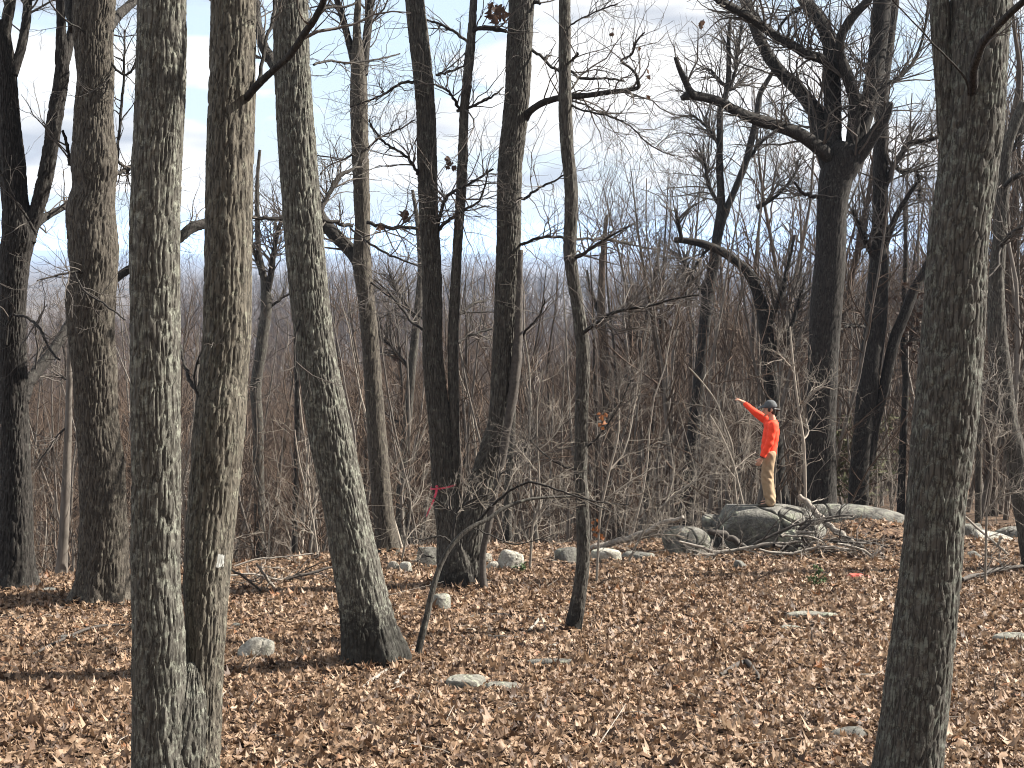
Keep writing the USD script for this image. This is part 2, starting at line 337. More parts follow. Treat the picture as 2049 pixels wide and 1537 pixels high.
def rock_mat(name, lo, hi, lichen, amt):
    return usdkit.material(stage, '/World/Looks/' + name, {
        'tc': ('texture_coordinate', {}), 'n': ('noise_texture', {'scale': 7.0, 'detail': 8.0, 'roughness': 0.7}),
        'r': ('rgb_ramp', {'ramp': [(0.32, tuple(0.45 * x for x in lo)), (0.42, lo), (0.62, hi)]}),
        'n2': ('noise_texture', {'scale': 4.0, 'detail': 7.0, 'roughness': 0.75, 'distortion': 0.6}),
        'l': ('rgb_ramp', {'ramp': [(0.60 - amt * 0.2, (0, 0, 0)), (0.66 - amt * 0.16, (1, 1, 1))]}), 'm': ('mix', {'color2': lichen}),
        'n3': ('noise_texture', {'scale': 26.0, 'detail': 6.0, 'roughness': 0.7}), 'b': ('bump', {'strength': 0.9, 'distance': 0.06}),
        'p': ('principled_bsdf', {'roughness': 0.9, 'specular_ior_level': 0.3})},
        [('tc.object', 'n.vector'), ('n.fac', 'r.fac'), ('tc.object', 'n2.vector'), ('n2.fac', 'l.fac'), ('l.color', 'm.fac'), ('r.color', 'm.color1'), ('tc.object', 'n3.vector'), ('n3.fac', 'b.height'),
         ('b.normal', 'p.normal'), ('m.color', 'p.base_color')], surface='p.BSDF')
M['rock'] = rock_mat('rock', (0.0806, 0.0775, 0.0682), (0.1674, 0.1612, 0.1426), (0.1860, 0.1922, 0.1488), 0.35)
M['rock_pale'] = rock_mat('rock_pale', (0.2350, 0.2220, 0.1915), (0.3830, 0.3656, 0.3133), (0.4004, 0.4178, 0.3220), 0.3)
M['rock_lichen'] = rock_mat('rock_lichen', (0.1290, 0.1234, 0.1048), (0.2418, 0.2337, 0.2015), (0.2982, 0.3143, 0.2337), 0.5)

# ------------------------------------------------------------------ ground, far ridges, haze
ys = np.concatenate([np.arange(-12, 5, 0.6), np.arange(5, 34, 0.11), 34 * (13000 / 34.0) ** np.linspace(0.004, 1, 170)])
u = np.linspace(-1, 1, 261); u = np.sign(u) * (0.55 * np.abs(u) + 0.45 * np.abs(u) ** 3)
X = u[None] * np.maximum(26, 0.95 * ys)[:, None]; Y = np.broadcast_to(ys[:, None], X.shape)
Z = ground(X, Y)
fine = np.clip(1 - (Y - 5) / 40, 0, 1) * 0.05 * (meshkit.fbm(np.stack([X * 3, Y * 3, X * 0], -1), 3, 2) - 0.5)
V = np.stack([X, Y, Z + fine], -1).reshape(-1, 3)
n, m = X.shape
i, j = np.meshgrid(np.arange(n - 1), np.arange(m - 1), indexing='ij'); q = i * m + j
Fq = np.concatenate([np.stack([q, q + 1, q + m + 1], -1).reshape(-1, 3), np.stack([q, q + m + 1, q + m], -1).reshape(-1, 3)])
floor = thing('forest_floor', 'brown leaf-strewn forest floor falling away to the wooded valley', None, kind='structure')
part('ground', (V, Fq), M['floor'], floor, smooth=True)

M['ridge'] = plain('ridge', (0.0420, 0.0450, 0.0450), (0.0720, 0.0690, 0.0630), 0.004)
def ridge(name, y0, depth, hmin, hmax, seed, label):
    xs = np.linspace(-0.75 * y0, 0.75 * y0, 240); prof = np.array([-1, -0.6, -0.3, 0, 0.35, 0.7, 1.0])
    hh = hmin + (hmax - hmin) * meshkit.fbm(np.stack([xs / y0 * 9, xs * 0, xs * 0], -1), 4, seed)
    G = np.zeros((len(prof), len(xs), 3))
    for k, p in enumerate(prof):
        w = math.cos(p * math.pi / 2) ** 1.3 if abs(p) < 1 else 0
        G[k, :, 0] = xs; G[k, :, 1] = y0 + p * depth + 0.04 * y0 * np.sin(xs / y0 * 3 + seed)
        G[k, :, 2] = CAMZ - 380 + (hh - 0.009 * (xs + 4000) * (y0 / 12500.0) + 380) * w
    n, m = len(prof), len(xs); i, j = np.meshgrid(np.arange(n - 1), np.arange(m - 1), indexing='ij'); q = i * m + j
    f = np.concatenate([np.stack([q, q + 1, q + m + 1], -1).reshape(-1, 3), np.stack([q, q + m + 1, q + m], -1).reshape(-1, 3)])
    o = thing(name, label, None, kind='structure'); part('slope', (G.reshape(-1, 3), f), M['ridge'], o, smooth=True)
ridge('far_hills', 12500, 2400, -330, -130, 3, 'long blue ridge on the horizon')
ridge('near_hills', 6000, 1300, -230, -105, 8, 'low grey-blue wooded hills beyond the valley')

haze_o = trimesh.creation.box([36000, 34000, 500]); haze_o.apply_translation([0, 11000, CAMZ + 40 - 250])
hz = usdkit.mesh(stage, '/World/haze', haze_o, usdkit.material(stage, '/World/Looks/haze', {'v': ('principled_volume', {'color': (0.50, 0.69, 1.0), 'density': 8.5e-5, 'anisotropy': 0.1})}, [], volume='v.volume'))
hz.GetPrim().SetCustomDataByKey('kind', 'stuff'); hz.GetPrim().SetCustomDataByKey('label', 'thin blue haze over the valley')

# ------------------------------------------------------------------ trees
def px_path(pts, D0, D1=None, seed=0):
    """[(px, py, width px)] -> world path and radii, at a distance running from D0 to D1"""
    pts = np.array(pts, float); k = len(pts)
    D = np.linspace(D0, D0 if D1 is None else D1, k)
    P = np.array([W(a, b, d) for (a, b, _), d in zip(pts, D)])
    return P, pts[:, 2] * D / F / 2
def to_ground(P, R, flare=1.0, sink=0.35):
    """lengthen the lower end of a trunk down into the ground"""
    d = unit(P[0] - P[1]); d[2] = min(d[2], -0.6); d = unit(d)
    g = float(ground(P[0, 0], P[0, 1])) - sink
    if P[0, 2] > g + 0.02:
        P = np.vstack([P[0] + d * (P[0, 2] - g) / -d[2], P]); R = np.concatenate([[R[0] * flare], R])
    return P, R
def above(P, R, h, rng, lean=0.25):
    """lengthen the upper end out of the frame"""
    d = unit(P[-1] - P[-2]); d = unit(d * 0.7 + [0, 0, 0.6])
    Q, S = [P], [R]; p, r = P[-1], R[-1]
    for k in range(4):
        d = unit(d + lean * 0.25 * rng.normal(size=3) * [1, 1, 0.3]); p = p + d * h / 4; r = r * 0.84
        Q.append(p[None]); S.append([r])
    return np.vstack(Q), np.concatenate(S)

TREES, BANKS = {}, []
def tree(name, label, bark, D, trunks, limbs=(), twigs=(40, 1.2), step=0.03, cell=0.035, stretch=3.5, depth=0.014, flare=0.5, up=5.0, seed=1, crown=9, group=None, low=0, lump=0.06, cat='tree', twig_mat='twig', base_D=None, side=None, stemD=None, stem_bark=None):
    rng = np.random.default_rng(seed)
    P, R = px_path(trunks[0], base_D or D, D)
    P, R = to_ground(P, R)
    o = thing(name, label, cat, (P[0, 0], P[0, 1], float(ground(P[0, 0], P[0, 1]))), group)
    first = True; paths = []; tops = []
    for tr in trunks:
        if not first: P, R = px_path(tr, D + (0.06 if stemD else 0), stemD[len(paths) - 1] if stemD else D)
        pass
        if up and tr[-1][1] <= 3:
            P, R = above(P, R, up, rng); tops.append((P, R))
        part('trunk' if first else 'stem', bark_sweep(P, R, step, rng, cell, stretch, depth, flare if first else 0.0, lump, seed + len(paths)), M[bark if first or not stem_bark else stem_bark[len(paths) - 1]], o, smooth=True)
        paths.append((P, R)); first = False
    lp = []
    for lb in limbs:
        pts = lb['p']; P, R = px_path(pts, lb.get('D0', D), lb.get('D1', D + rng.uniform(-0.5, 0.5)))
        if pts[-1][1] <= 3 and lb.get('up', 2.0): P, R = above(P, R, lb.get('up', 2.0), rng)
        w = max(x[2] for x in pts)
        if w >= 9: msh = bark_sweep(P, R, max(step, R.max() * 2 * math.pi / 26), rng, cell, stretch, depth * 0.7 if w > 14 else 0.006, 0, 0.08, seed + 50 + len(lp))
        else:
            Q, S = resample(P, R, max(8, len(P) * 4)); jit = rng.normal(size=Q.shape) * S[:, None] * 0.35; jit[0] = 0
            msh = tubes((Q + jit)[None], S[None], 7)
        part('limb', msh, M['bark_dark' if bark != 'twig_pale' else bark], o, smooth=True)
        lp.append((P, R))
    # fine branches: off the traced limbs, off the trunk, and a crown above the frame
    T = []
    if lp and twigs[0]:
        a, b = np.stack([resample(p, r, 14)[0] for p, r in lp]), np.stack([resample(p, r, 14)[1] for p, r in lp])
        n = twigs[0] * 1
        c1 = spawn(a, b, n, twigs[1], rng, 0.12, 1.0, (25, 70), 0.12, 0.5, 0.25, 7, 0.003)
        c2 = spawn(*c1, n * 3, twigs[1] * 0.5, rng, 0.15, 1, (25, 65), 0.1, 0.6, 0.25, 6, 0.0025)
        c3 = spawn(*c2, n * 4, twigs[1] * 0.26, rng, 0.2, 1, (25, 60), 0.08, 0.6, 0.25, 5, 0.002)
        T += [tubes(*c1, 5), tubes(*c2, 4), tubes(*c3, 3)]
    if side:
        # thin side branches straight off the trunk, from the share side[0] of its height upward
        a, b = np.stack([resample(p, r, 20)[0] for p, r in paths[:1]]), np.stack([resample(p, r, 20)[1] for p, r in paths[:1]])
        c1 = spawn(a, b, side[1], side[2], rng, side[0], 1.0, (50, 95), 0.15, 0.12, 0.22, 8, 0.004)
        c2 = spawn(*c1, side[1] * 4, side[2] * 0.45, rng, 0.15, 1, (25, 65), 0.1, 0.6, 0.25, 6, 0.003)
        c3 = spawn(*c2, side[1] * 7, side[2] * 0.24, rng, 0.2, 1, (25, 60), 0.08, 0.6, 0.25, 5, 0.002)
        T += [tubes(*c1, 5), tubes(*c2, 4), tubes(*c3, 3)]
    if crown and tops:
        a = np.stack([resample(p, r, 16)[0][8:] for p, r in tops]); b = np.stack([resample(p, r, 16)[1][8:] for p, r in tops])
        c1 = spawn(a, b, crown, 4.0, rng, 0.15, 1.0, (25, 65), 0.2, 0.34, 0.16, 9, 0.006)
        c2 = spawn(*c1, crown * 5, 1.8, rng, 0.15, 1, (25, 60), 0.15, 0.55, 0.2, 6, 0.004)
        c3 = spawn(*c2, crown * 16, 0.8, rng, 0.15, 1, (25, 60), 0.1, 0.6, 0.22, 5, 0.003)
        part('crown', join([tubes(*c1, 6), tubes(*c2, 4), tubes(*c3, 3)]), M['bark_dark' if bark == 'bark_dark' else 'twig'], o)
    if T: part('twigs', join(T), M[twig_mat], o, kind='stuff')
    TREES[label] = (o, paths, lp)
    BANKS.append((paths[0][0][0, 0], paths[0][0][0, 1], float(paths[0][1][0]) + 0.05))
    return o

def L(*pts, **k): return dict(p=list(pts), **k)

# ---- the two-stemmed tree nearest on the left
t34 = tree('forked_oak', 'nearest oak on the left, splitting low into two stems, white paint on one', 'bark_lichen', 10.0,
     [[(330, 1600, 124), (327, 1545, 120), (322, 1470, 114), (317, 1340, 108), (317, 1260, 106), (312, 1180, 99), (312, 1012, 97), (311, 760, 98), (309, 500, 98), (313, 340, 96), (321, 170, 96), (324, 0, 93)],
      [(398, 1540, 84), (402, 1470, 82), (408, 1345, 78), (411, 1250, 82), (412, 1180, 90), (418, 1100, 97), (426, 1012, 100), (440, 840, 101), (447, 760, 97), (455, 640, 96), (456, 500, 92), (460, 340, 93), (465, 170, 89), (467, 0, 87)],
      [(366, 1600, 120), (369, 1480, 108), (374, 1410, 92), (381, 1352, 52), (384, 1325, 20)]],
     [L((494, 196, 16), (512, 174, 15), (548, 140, 14), (581, 109, 14), (610, 66, 14), (632, 34, 13), (648, 0, 13), D0=10.83, D1=10.20),
      L((506, 178, 6), (523, 147, 8), (528, 110, 7), (533, 79, 7), (541, 55, 7), (547, 34, 6), (548, 0, 5), D0=10.85, D1=11.10),
      L((400, 800, 8), (390, 780, 8), (376, 753, 8), (367, 725, 6), (362, 690, 4), D0=10.50, D1=11.00),
      L((398, 795, 5), (388, 755, 4), (394, 728, 4), (402, 705, 3), D0=10.50, D1=10.70),
      L((640, 20, 6), (662, 14, 6), (690, 14, 5), (720, 0, 4), D0=10.25, D1=10.50)],
     twigs=(50, 0.8), stemD=[11.0, 10.12], stem_bark=['bark_tan', 'bark_lichen'], step=0.0085, cell=0.026, stretch=9, depth=0.013, flare=0.12, seed=11, up=6)
# a painted trail blaze on the right stem
def decal_on(o, path, px, py, w, h, out, mat, name, rng):
    """a thin painted patch lying on a trunk's bark"""
    P, R = path; i = np.argmin(np.hypot(*(np.stack(pix(P)) - [[px], [py]])))
    Q, S = resample(P, R, 200); qx, qy = pix(Q); k = np.argmin(np.abs(qy - py))
    D = Q[k, 1]; a0 = math.asin(np.clip((px - qx[k]) * D / F / S[k], -0.95, 0.95)); aw = w * D / F / S[k] / math.cos(a0)
    uu, vv = np.meshgrid(np.linspace(-0.5, 0.5, 25), np.linspace(-0.5, 0.5, 31), indexing='ij')
    edge = 1 + 0.25 * (meshkit.fbm(np.stack([uu * 5, vv * 5, uu * 0], -1), 2, 4) - 0.5)
    A = a0 + uu * aw * edge; zz = W(px, py, D)[2] + vv * h * D / F * edge
    cx = np.interp(zz, Q[:, 2][::1], Q[:, 0]); cy = np.interp(zz, Q[:, 2], Q[:, 1]); rr = np.interp(zz, Q[:, 2], S) + out
    rr = rr + 0.010 * (meshkit.fbm(np.stack([A * 18, zz * 16, A * 0], -1), 3, 6) - 0.5)
    V = np.stack([cx + rr * np.sin(A), cy - rr * np.cos(A), zz], -1)
    V = np.concatenate([V, V + np.array([0, 0.006, 0])], 0) if False else V
    n, m = A.shape; i, j = np.meshgrid(np.arange(n - 1), np.arange(m - 1), indexing='ij'); q = i * m + j
    keep = ((np.abs(uu) ** 3 + np.abs(vv) ** 3) ** (1 / 3) < 0.34 + 0.30 * meshkit.fbm(np.stack([uu * 5, vv * 5, uu * 0 + 3], -1), 3, 2))[:-1, :-1]
    q = q[keep]
    f = np.concatenate([np.stack([q, q + m, q + m + 1], -1).reshape(-1, 3), np.stack([q, q + m + 1, q + 1], -1).reshape(-1, 3)])
    return part(name, (V.reshape(-1, 3), f), mat, o, label='white paint mark on the bark')
decal_on(t34, TREES[t34.GetCustomDataByKey('label')][1][1], 448, 1114, 17, 27, 0.004, M['white_paint'], 'paint_mark', np.random.default_rng(3))

# ---- big foreground trunk on the right
tree('oak_tree', 'thickest trunk in the right foreground, scaly with grey lichen, in shade', 'bark_patchy', 10.0,
     [[(1808, 1600, 146), (1816, 1537, 138), (1833, 1400, 132), (1852, 1240, 124), (1866, 1100, 121), (1872, 1012, 119), (1892, 840, 126), (1905, 700, 124), (1911, 600, 121), (1916, 500, 117), (1928, 400, 118), (1936, 340, 117), (1948, 240, 119), (1953, 140, 117), (1964, 0, 116)],
      [(1925, 520, 60), (1912, 400, 52), (1899, 250, 46), (1888, 120, 40), (1880, 0, 38)]],
     [L((1944, 200, 22), (1947, 165, 20), (1950, 130, 18), (1965, 90, 16), (1998, 51, 15), (2024, 24, 14), (2049, 0, 13), D0=9.90, D1=9.10),
      L((1938, 190, 5), (1935, 165, 5), (1905, 125, 4), (1868, 89, 4), (1825, 40, 3), (1786, 0, 3), D0=9.80, D1=9.30)],
     twigs=(14, 0.6), step=0.0085, cell=0.034, stretch=4.5, depth=0.011, flare=0.15, seed=12, up=6, crown=5)
# ---- left background pair
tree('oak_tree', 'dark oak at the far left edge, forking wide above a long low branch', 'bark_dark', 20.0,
     [[(26, 1178, 84), (30, 1140, 72), (32, 1000, 62), (28, 800, 55), (26, 640, 50), (30, 520, 60), (38, 460, 66), (30, 400, 52), (25, 340, 50), (20, 250, 42), (15, 160, 36), (8, 80, 28), (3, 40, 22)],
      [(52, 480, 40), (64, 446, 32), (80, 400, 29), (99, 307, 30), (112, 220, 30), (124, 140, 27), (123, 70, 20), (121, 0, 17)]],
     [L((55, 465, 22), (82, 440, 18), (105, 426, 14), (130, 413, 12), (150, 396, 10), D1=20.8),
      L((44, 805, 26), (58, 765, 25), (85, 730, 22), (113, 691, 20), (137, 650, 18), (160, 610, 14), D1=21.5),
      L((24, 150, 22), (44, 90, 18), (52, 45, 18), (56, 0, 17), D1=20.3), L((6, 90, 22), (14, 40, 22), (22, 0, 20), D1=20),
      L((126, 140, 20), (138, 90, 18), (147, 44, 17), (152, 0, 16), D1=20.4), L((72, 470, 7), (58, 440, 6), (40, 415, 5), (14, 370, 4), (0, 340, 3), D0=19.7, D1=19.2),
      L((12, 690, 6), (30, 630, 6), (62, 640, 6), (76, 652, 6), (100, 700, 5), (120, 720, 4), D0=19.8, D1=19)],
     twigs=(110, 1.1), step=0.014, cell=0.034, stretch=6, depth=0.017, flare=0.6, seed=14, lump=0.12)
tree('oak_tree', 'broad knotty oak second from the left, bark ridged and swollen', 'bark_brown', 18.75,
     [[(206, 1207, 112), (207, 1175, 104), (208, 1100, 99), (206, 1000, 95), (204, 930, 90), (195, 842, 81), (189, 740, 86), (181, 650, 90), (180, 595, 99), (188, 548, 92), (187, 500, 98), (181, 430, 99), (188, 370, 84), (188, 330, 90), (187, 240, 76), (190, 154, 70), (187, 100, 72), (186, 50, 78), (188, 0, 82)]],
     [L((215, 60, 24), (235, 32, 20), (266, 4, 17), (290, -30, 14), D1=19.8), L((150, 60, 26), (144, 20, 26), (140, -20, 24), D1=19),
      L((224, 562, 18), (256, 540, 16), (310, 502, 17), (358, 477, 20), (385, 455, 22), (412, 447, 20), (440, 440, 16), D0=19.4, D1=20.5),
      L((222, 350, 8), (246, 342, 8), (262, 336, 8), (285, 318, 5), D1=20), L((215, 110, 5), (234, 140, 5), (250, 150, 5), (275, 108, 4), D1=18.6),
      L((220, 90, 6), (200, 92, 5), (165, 60, 4), (130, 40, 4), (98, 0, 3), D0=18.8, D1=18.2),
      L((140, 330, 8), (136, 300, 7), (128, 270, 6), (125, 262, 5), D0=19.0, D1=18.8), L((232, 345, 6), (240, 250, 6), (247, 160, 5), (250, 60, 4), D0=19.4, D1=20),
      L((205, 560, 6), (180, 548, 5), (150, 545, 5), (110, 552, 4), (75, 562, 3), D0=18.8, D1=18.0), L((150, 546, 4), (168, 580, 4), (210, 610, 4), (250, 640, 3), D0=18.3, D1=18),
      L((232, 318, 6), (250, 335, 6), (256, 350, 5), D1=19.6)],
     twigs=(150, 1.1), step=0.014, cell=0.032, stretch=7, depth=0.02, flare=0.6, seed=15, lump=0.13)
# ---- leaning tree
tree('leaning_oak', 'grey oak leaning left, its black mossy foot beside two thrown sticks', 'bark_black_foot', 14.35,
     [[(744, 1352, 116), (747, 1315, 116), (742, 1285, 110), (730, 1217, 103), (710, 1115, 95), (690, 1012, 88), (672, 925, 86), (655, 840, 86), (632, 700, 77), (624, 640, 76), (610, 500, 77), (598, 340, 75), (591, 240, 72), (584, 100, 70), (581, 0, 68)]],
     [L((590, 200, 24), (566, 160, 22), (540, 115, 21), (524, 85, 20), (516, 50, 18), (511, 0, 16), D1=15),
      L((630, 430, 9), (642, 417, 9), (662, 380, 8), (683, 348, 8), (700, 342, 7), (712, 330, 5), (720, 300, 3), D0=14.6, D1=15.4),
      L((601, 640, 4), (590, 690, 4), (596, 760, 3), D0=14.2, D1=14), L((628, 130, 5), (660, 122, 5), (700, 126, 4), (760, 118, 4), (800, 108, 3), D0=14.6, D1=16)],
     twigs=(75, 0.9), step=0.0095, cell=0.028, stretch=6.5, depth=0.013, flare=0.7, seed=16)
# ---- slim tree behind it
tree('oak_tree', 'slim straight oak behind the leaning one, forking at its top', 'bark_brown', 23.8,
     [[(779, 1115, 44), (775, 1080, 43), (766, 1020, 42), (758, 920, 39), (752, 840, 37), (742, 700, 35), (733, 600, 34), (724, 520, 36), (725, 450, 31), (722, 340, 33), (718, 200, 35), (717, 130, 30), (714, 60, 15), (717, 0, 12)]],
     [L((722, 540, 30), (712, 515, 28), (692, 492, 27), (662, 462, 27), (645, 440, 24), (632, 410, 20), (620, 370, 16), D1=24.5),
      L((712, 140, 16), (697, 80, 14), (684, 30, 13), (675, 0, 12), D1=24), L((726, 150, 19), (732, 95, 17), (737, 45, 16), (742, 0, 15), D1=24),
      L((706, 452, 8), (680, 448, 8), (640, 440, 8), (565, 437, 8), (512, 436, 8), (480, 430, 5), D0=23.3, D1=22.5), L((735, 445, 8), (780, 455, 8), (835, 458, 7), (860, 470, 5), D0=23.5, D1=23.0),
      L((700, 455, 4), (730, 480, 5), (765, 503, 5), (805, 520, 4), (850, 535, 3), D0=23.2, D1=22.8), L((640, 425, 8), (655, 395, 8), (683, 352, 7), (690, 345, 6), D0=24.4, D1=24),
      L((737, 300, 5), (760, 275, 4), (790, 262, 3), (830, 240, 3), D1=23.2), L((712, 300, 5), (690, 318, 4), (660, 330, 3), (640, 350, 3), D1=23.4), L((735, 560, 5), (790, 600, 4), (850, 640, 4), D1=23)],
     twigs=(220, 1.3), step=0.022, cell=0.036, stretch=4, depth=0.011, flare=0.3, seed=17)
# ---- the V-forked pair in the middle
t78 = tree('forked_oak', 'oak in the middle splitting into a wide V, pink tape round one stem', 'bark_grey', 20.15,
     [[(925, 1190, 98), (921, 1165, 86), (916, 1120, 82), (910, 1070, 72), (898, 1012, 60), (888, 960, 48), (881, 860, 45), (871, 770, 43), (866, 700, 40), (865, 600, 39), (862, 500, 38), (858, 430, 38), (855, 340, 39), (853, 240, 38), (848, 170, 38), (841, 100, 39), (830, 0, 37)],
      [(930, 1150, 70), (938, 1080, 66), (951, 1020, 58), (968, 955, 53), (986, 900, 54), (1000, 845, 48), (1009, 770, 54), (1010, 700, 50), (1014, 600, 49), (1017, 500, 48), (1020, 340, 48), (1030, 240, 49), (1036, 170, 49), (1039, 100, 50), (1044, 0, 50)],
      [(908, 1000, 22), (909, 920, 21), (908, 840, 21), (906, 700, 20), (910, 600, 21), (915, 500, 19), (925, 340, 20), (928, 240, 18), (938, 130, 19), (944, 60, 17), (948, 0, 14)]],
     [L((1050, 235, 20), (1060, 223, 14), (1093, 203, 13), (1121, 196, 12), (1165, 192, 11), (1210, 186, 10), (1250, 181, 9), (1278, 174, 8), (1274, 152, 6), (1260, 135, 5), (1243, 122, 5), (1265, 108, 4), (1273, 85, 4), (1290, 65, 3), D1=18.45),
      L((1055, 95, 7), (1085, 115, 6), (1114, 140, 6), (1141, 143, 6), (1162, 157, 6), (1200, 157, 5), (1247, 162, 4), D1=19.25),
      L((940, 70, 9), (957, 57, 9), (990, 58, 8), (1013, 63, 7), D1=19.95), L((915, 222, 7), (940, 214, 6), (970, 201, 5), (990, 190, 4), (1008, 175, 3), D0=20.25, D1=19.65),
      L((926, 226, 7), (912, 205, 6), (898, 184, 5), (884, 174, 5), (868, 168, 4), D0=20.25, D1=19.55), L((840, 165, 7), (806, 166, 6), (775, 185, 5), (745, 198, 4), (700, 215, 3), D1=19.75),
      L((842, 352, 8), (835, 345, 7), (817, 318, 6), (790, 298, 5), (772, 287, 5), (750, 262, 4), (738, 239, 3), D1=19.75),
      L((874, 470, 8), (884, 420, 7), (895, 392, 7), (933, 372, 6), (960, 355, 5), (987, 338, 4), D1=19.65), L((876, 462, 8), (900, 438, 7), (920, 424, 6), (950, 410, 5), (965, 390, 4), (975, 340, 3), D1=19.25),
      L((936, 85, 6), (905, 60, 6), (880, 48, 5), (852, 40, 4), D0=20.25, D1=20.55), L((874, 150, 6), (890, 146, 5), (930, 132, 4), D1=19.85),
      L((1040, 490, 6), (1052, 486, 6), (1080, 475, 6), (1110, 474, 6), (1140, 480, 5), D1=19.25), L((1035, 400, 7), (1050, 397, 6), (1080, 375, 5), (1110, 362, 4), (1140, 340, 3), D1=19.55),
      L((912, 690, 8), (925, 680, 6), (950, 668, 5), (985, 657, 4), D0=20.25, D1=20.65), L((900, 640, 7), (925, 625, 7), (950, 606, 6), (972, 602, 4), D0=20.55, D1=21.25),
      L((1036, 690, 5), (1050, 665, 5), (1080, 630, 4), (1090, 600, 3), D1=19.75), L((1060, 10, 8), (1072, 4, 8), (1080, 8, 6), D1=20.05), L((845, 660, 5), (820, 640, 5), (790, 600, 4), (750, 560, 3), D1=20.65)],
     twigs=(230, 1.2), step=0.0115, cell=0.03, stretch=6, depth=0.015, flare=0.6, seed=18)
# dead strip of bark hanging along the right stem
rng = np.random.default_rng(5)
P, R = px_path([(1042, 500, 10), (1040, 560, 12), (1038, 640, 16), (1034, 720, 20), (1026, 790, 20), (1016, 850, 18), (1004, 920, 16), (990, 985, 15), (976, 1060, 14), (966, 1115, 13), (966, 1155, 14), (974, 1188, 18)], 20.00, 19.80)
part('dead_stem', bark_sweep(P, R, 0.022, rng, 0.03, 5, 0.012, 0, 0.2, 4), M['dead_dark'], t78, smooth=True, label='black dead stem pressed along the right fork')
# pink flagging tape
def ribbon(pts, w, th=0.003):
    """a strip along 3-D points, w tall"""
    P = np.array(pts); T = unit(np.gradient(P, axis=0)); up = np.where(np.abs(T[:, 2:3]) > 0.8, np.array([[1.0, 0, 0.2]]), np.array([[0, 0, 1.0]])); B = unit(up - T * (up * T).sum(1, keepdims=True)); N = np.cross(T, B)
    w = np.broadcast_to(w, len(P))[:, None]
    V = np.stack([P + B * w / 2 + N * th, P - B * w / 2 + N * th, P - B * w / 2 - N * th, P + B * w / 2 - N * th], 1).reshape(-1, 3)
    f = []
    for k in range(len(P) - 1):
        for c in range(4):
            a, b = k * 4 + c, k * 4 + (c + 1) % 4
            f += [[a, b, b + 4], [a, b + 4, a + 4]]
    f += [[0, 2, 1], [0, 3, 2], [len(V) - 4, len(V) - 3, len(V) - 2], [len(V) - 4, len(V) - 2, len(V) - 1]]
    return V, np.array(f)
c = W(887, 973, 20.15); rr = 26 * 20.15 / F
tape = thing('flagging_tape', 'pink plastic tape tied round the left stem of the V-shaped oak, one end dangling', 'tape', c)
aa = np.linspace(-0.9, 2 * math.pi - 0.9, 30)
part('band', ribbon([c + [rr * math.sin(a) * 1.02, -rr * math.cos(a) * 1.02, 0.004 + 0.03 * math.sin(a)] for a in aa], 0.022), M['red_tape'], tape, smooth=False)
part('tail', ribbon([W(874, 975, 19.93), W(873, 985, 19.92), W(869, 998, 19.91), W(864, 1010, 19.91), W(858, 1022, 19.89), W(853, 1034, 19.85)], [0.03, 0.03, 0.026, 0.024, 0.016, 0.006]), M['red_tape'], tape)
part('knot', trimesh.creation.icosphere(1, 0.022).apply_translation(W(874, 974, 19.93)), M['red_tape'], tape)
# ---- thin tree right of the middle
tree('young_oak', 'thin wavy young oak right of the V-shaped oak, one long low branch to the right', 'bark_grey', 16.4,
     [[(1144, 1283, 33), (1147, 1262, 31), (1150, 1245, 30), (1160, 1183, 29), (1167, 1115, 27), (1166, 1012, 27), (1162, 950, 26), (1163, 840, 26), (1166, 770, 27), (1167, 700, 28), (1162, 660, 27), (1154, 600, 25), (1144, 540, 25), (1140, 500, 26), (1143, 430, 27), (1143, 380, 26), (1140, 340, 26), (1135, 300, 26), (1132, 240, 27), (1130, 170, 25), (1130, 100, 24), (1130, 0, 22)]],
     [L((1170, 664, 9), (1175, 660, 8), (1200, 643, 8), (1227, 626, 7), (1261, 618, 6), (1300, 612, 5), (1350, 598, 4), (1400, 590, 3), D1=15.6), L((1142, 208, 5), (1165, 220, 4), (1189, 225, 4), (1225, 235, 4), (1261, 253, 3), (1300, 290, 3), (1350, 312, 2), D1=15.5),
      L((1150, 515, 9), (1168, 508, 8), (1178, 500, 6), (1216, 476, 5), (1260, 452, 4), D1=15.8), L((1140, 50, 4), (1175, 32, 3), (1200, 20, 3), (1235, 8, 3), D1=16), L((1145, 480, 6), (1180, 478, 5), (1220, 480, 5), (1265, 490, 4), (1320, 500, 3), D0=16.6, D1=17.5),
      L((1140, 125, 5), (1150, 115, 5), (1156, 105, 4), D1=16.2), L((1152, 940, 5), (1120, 930, 4), (1085, 905, 3), (1060, 880, 2), D1=16), L((1172, 900, 4), (1200, 870, 4), (1235, 820, 3), (1262, 760, 3), D1=16.4)],
     twigs=(200, 0.95), step=0.0095, cell=0.022, stretch=5, depth=0.010, flare=0.4, seed=19, up=4)
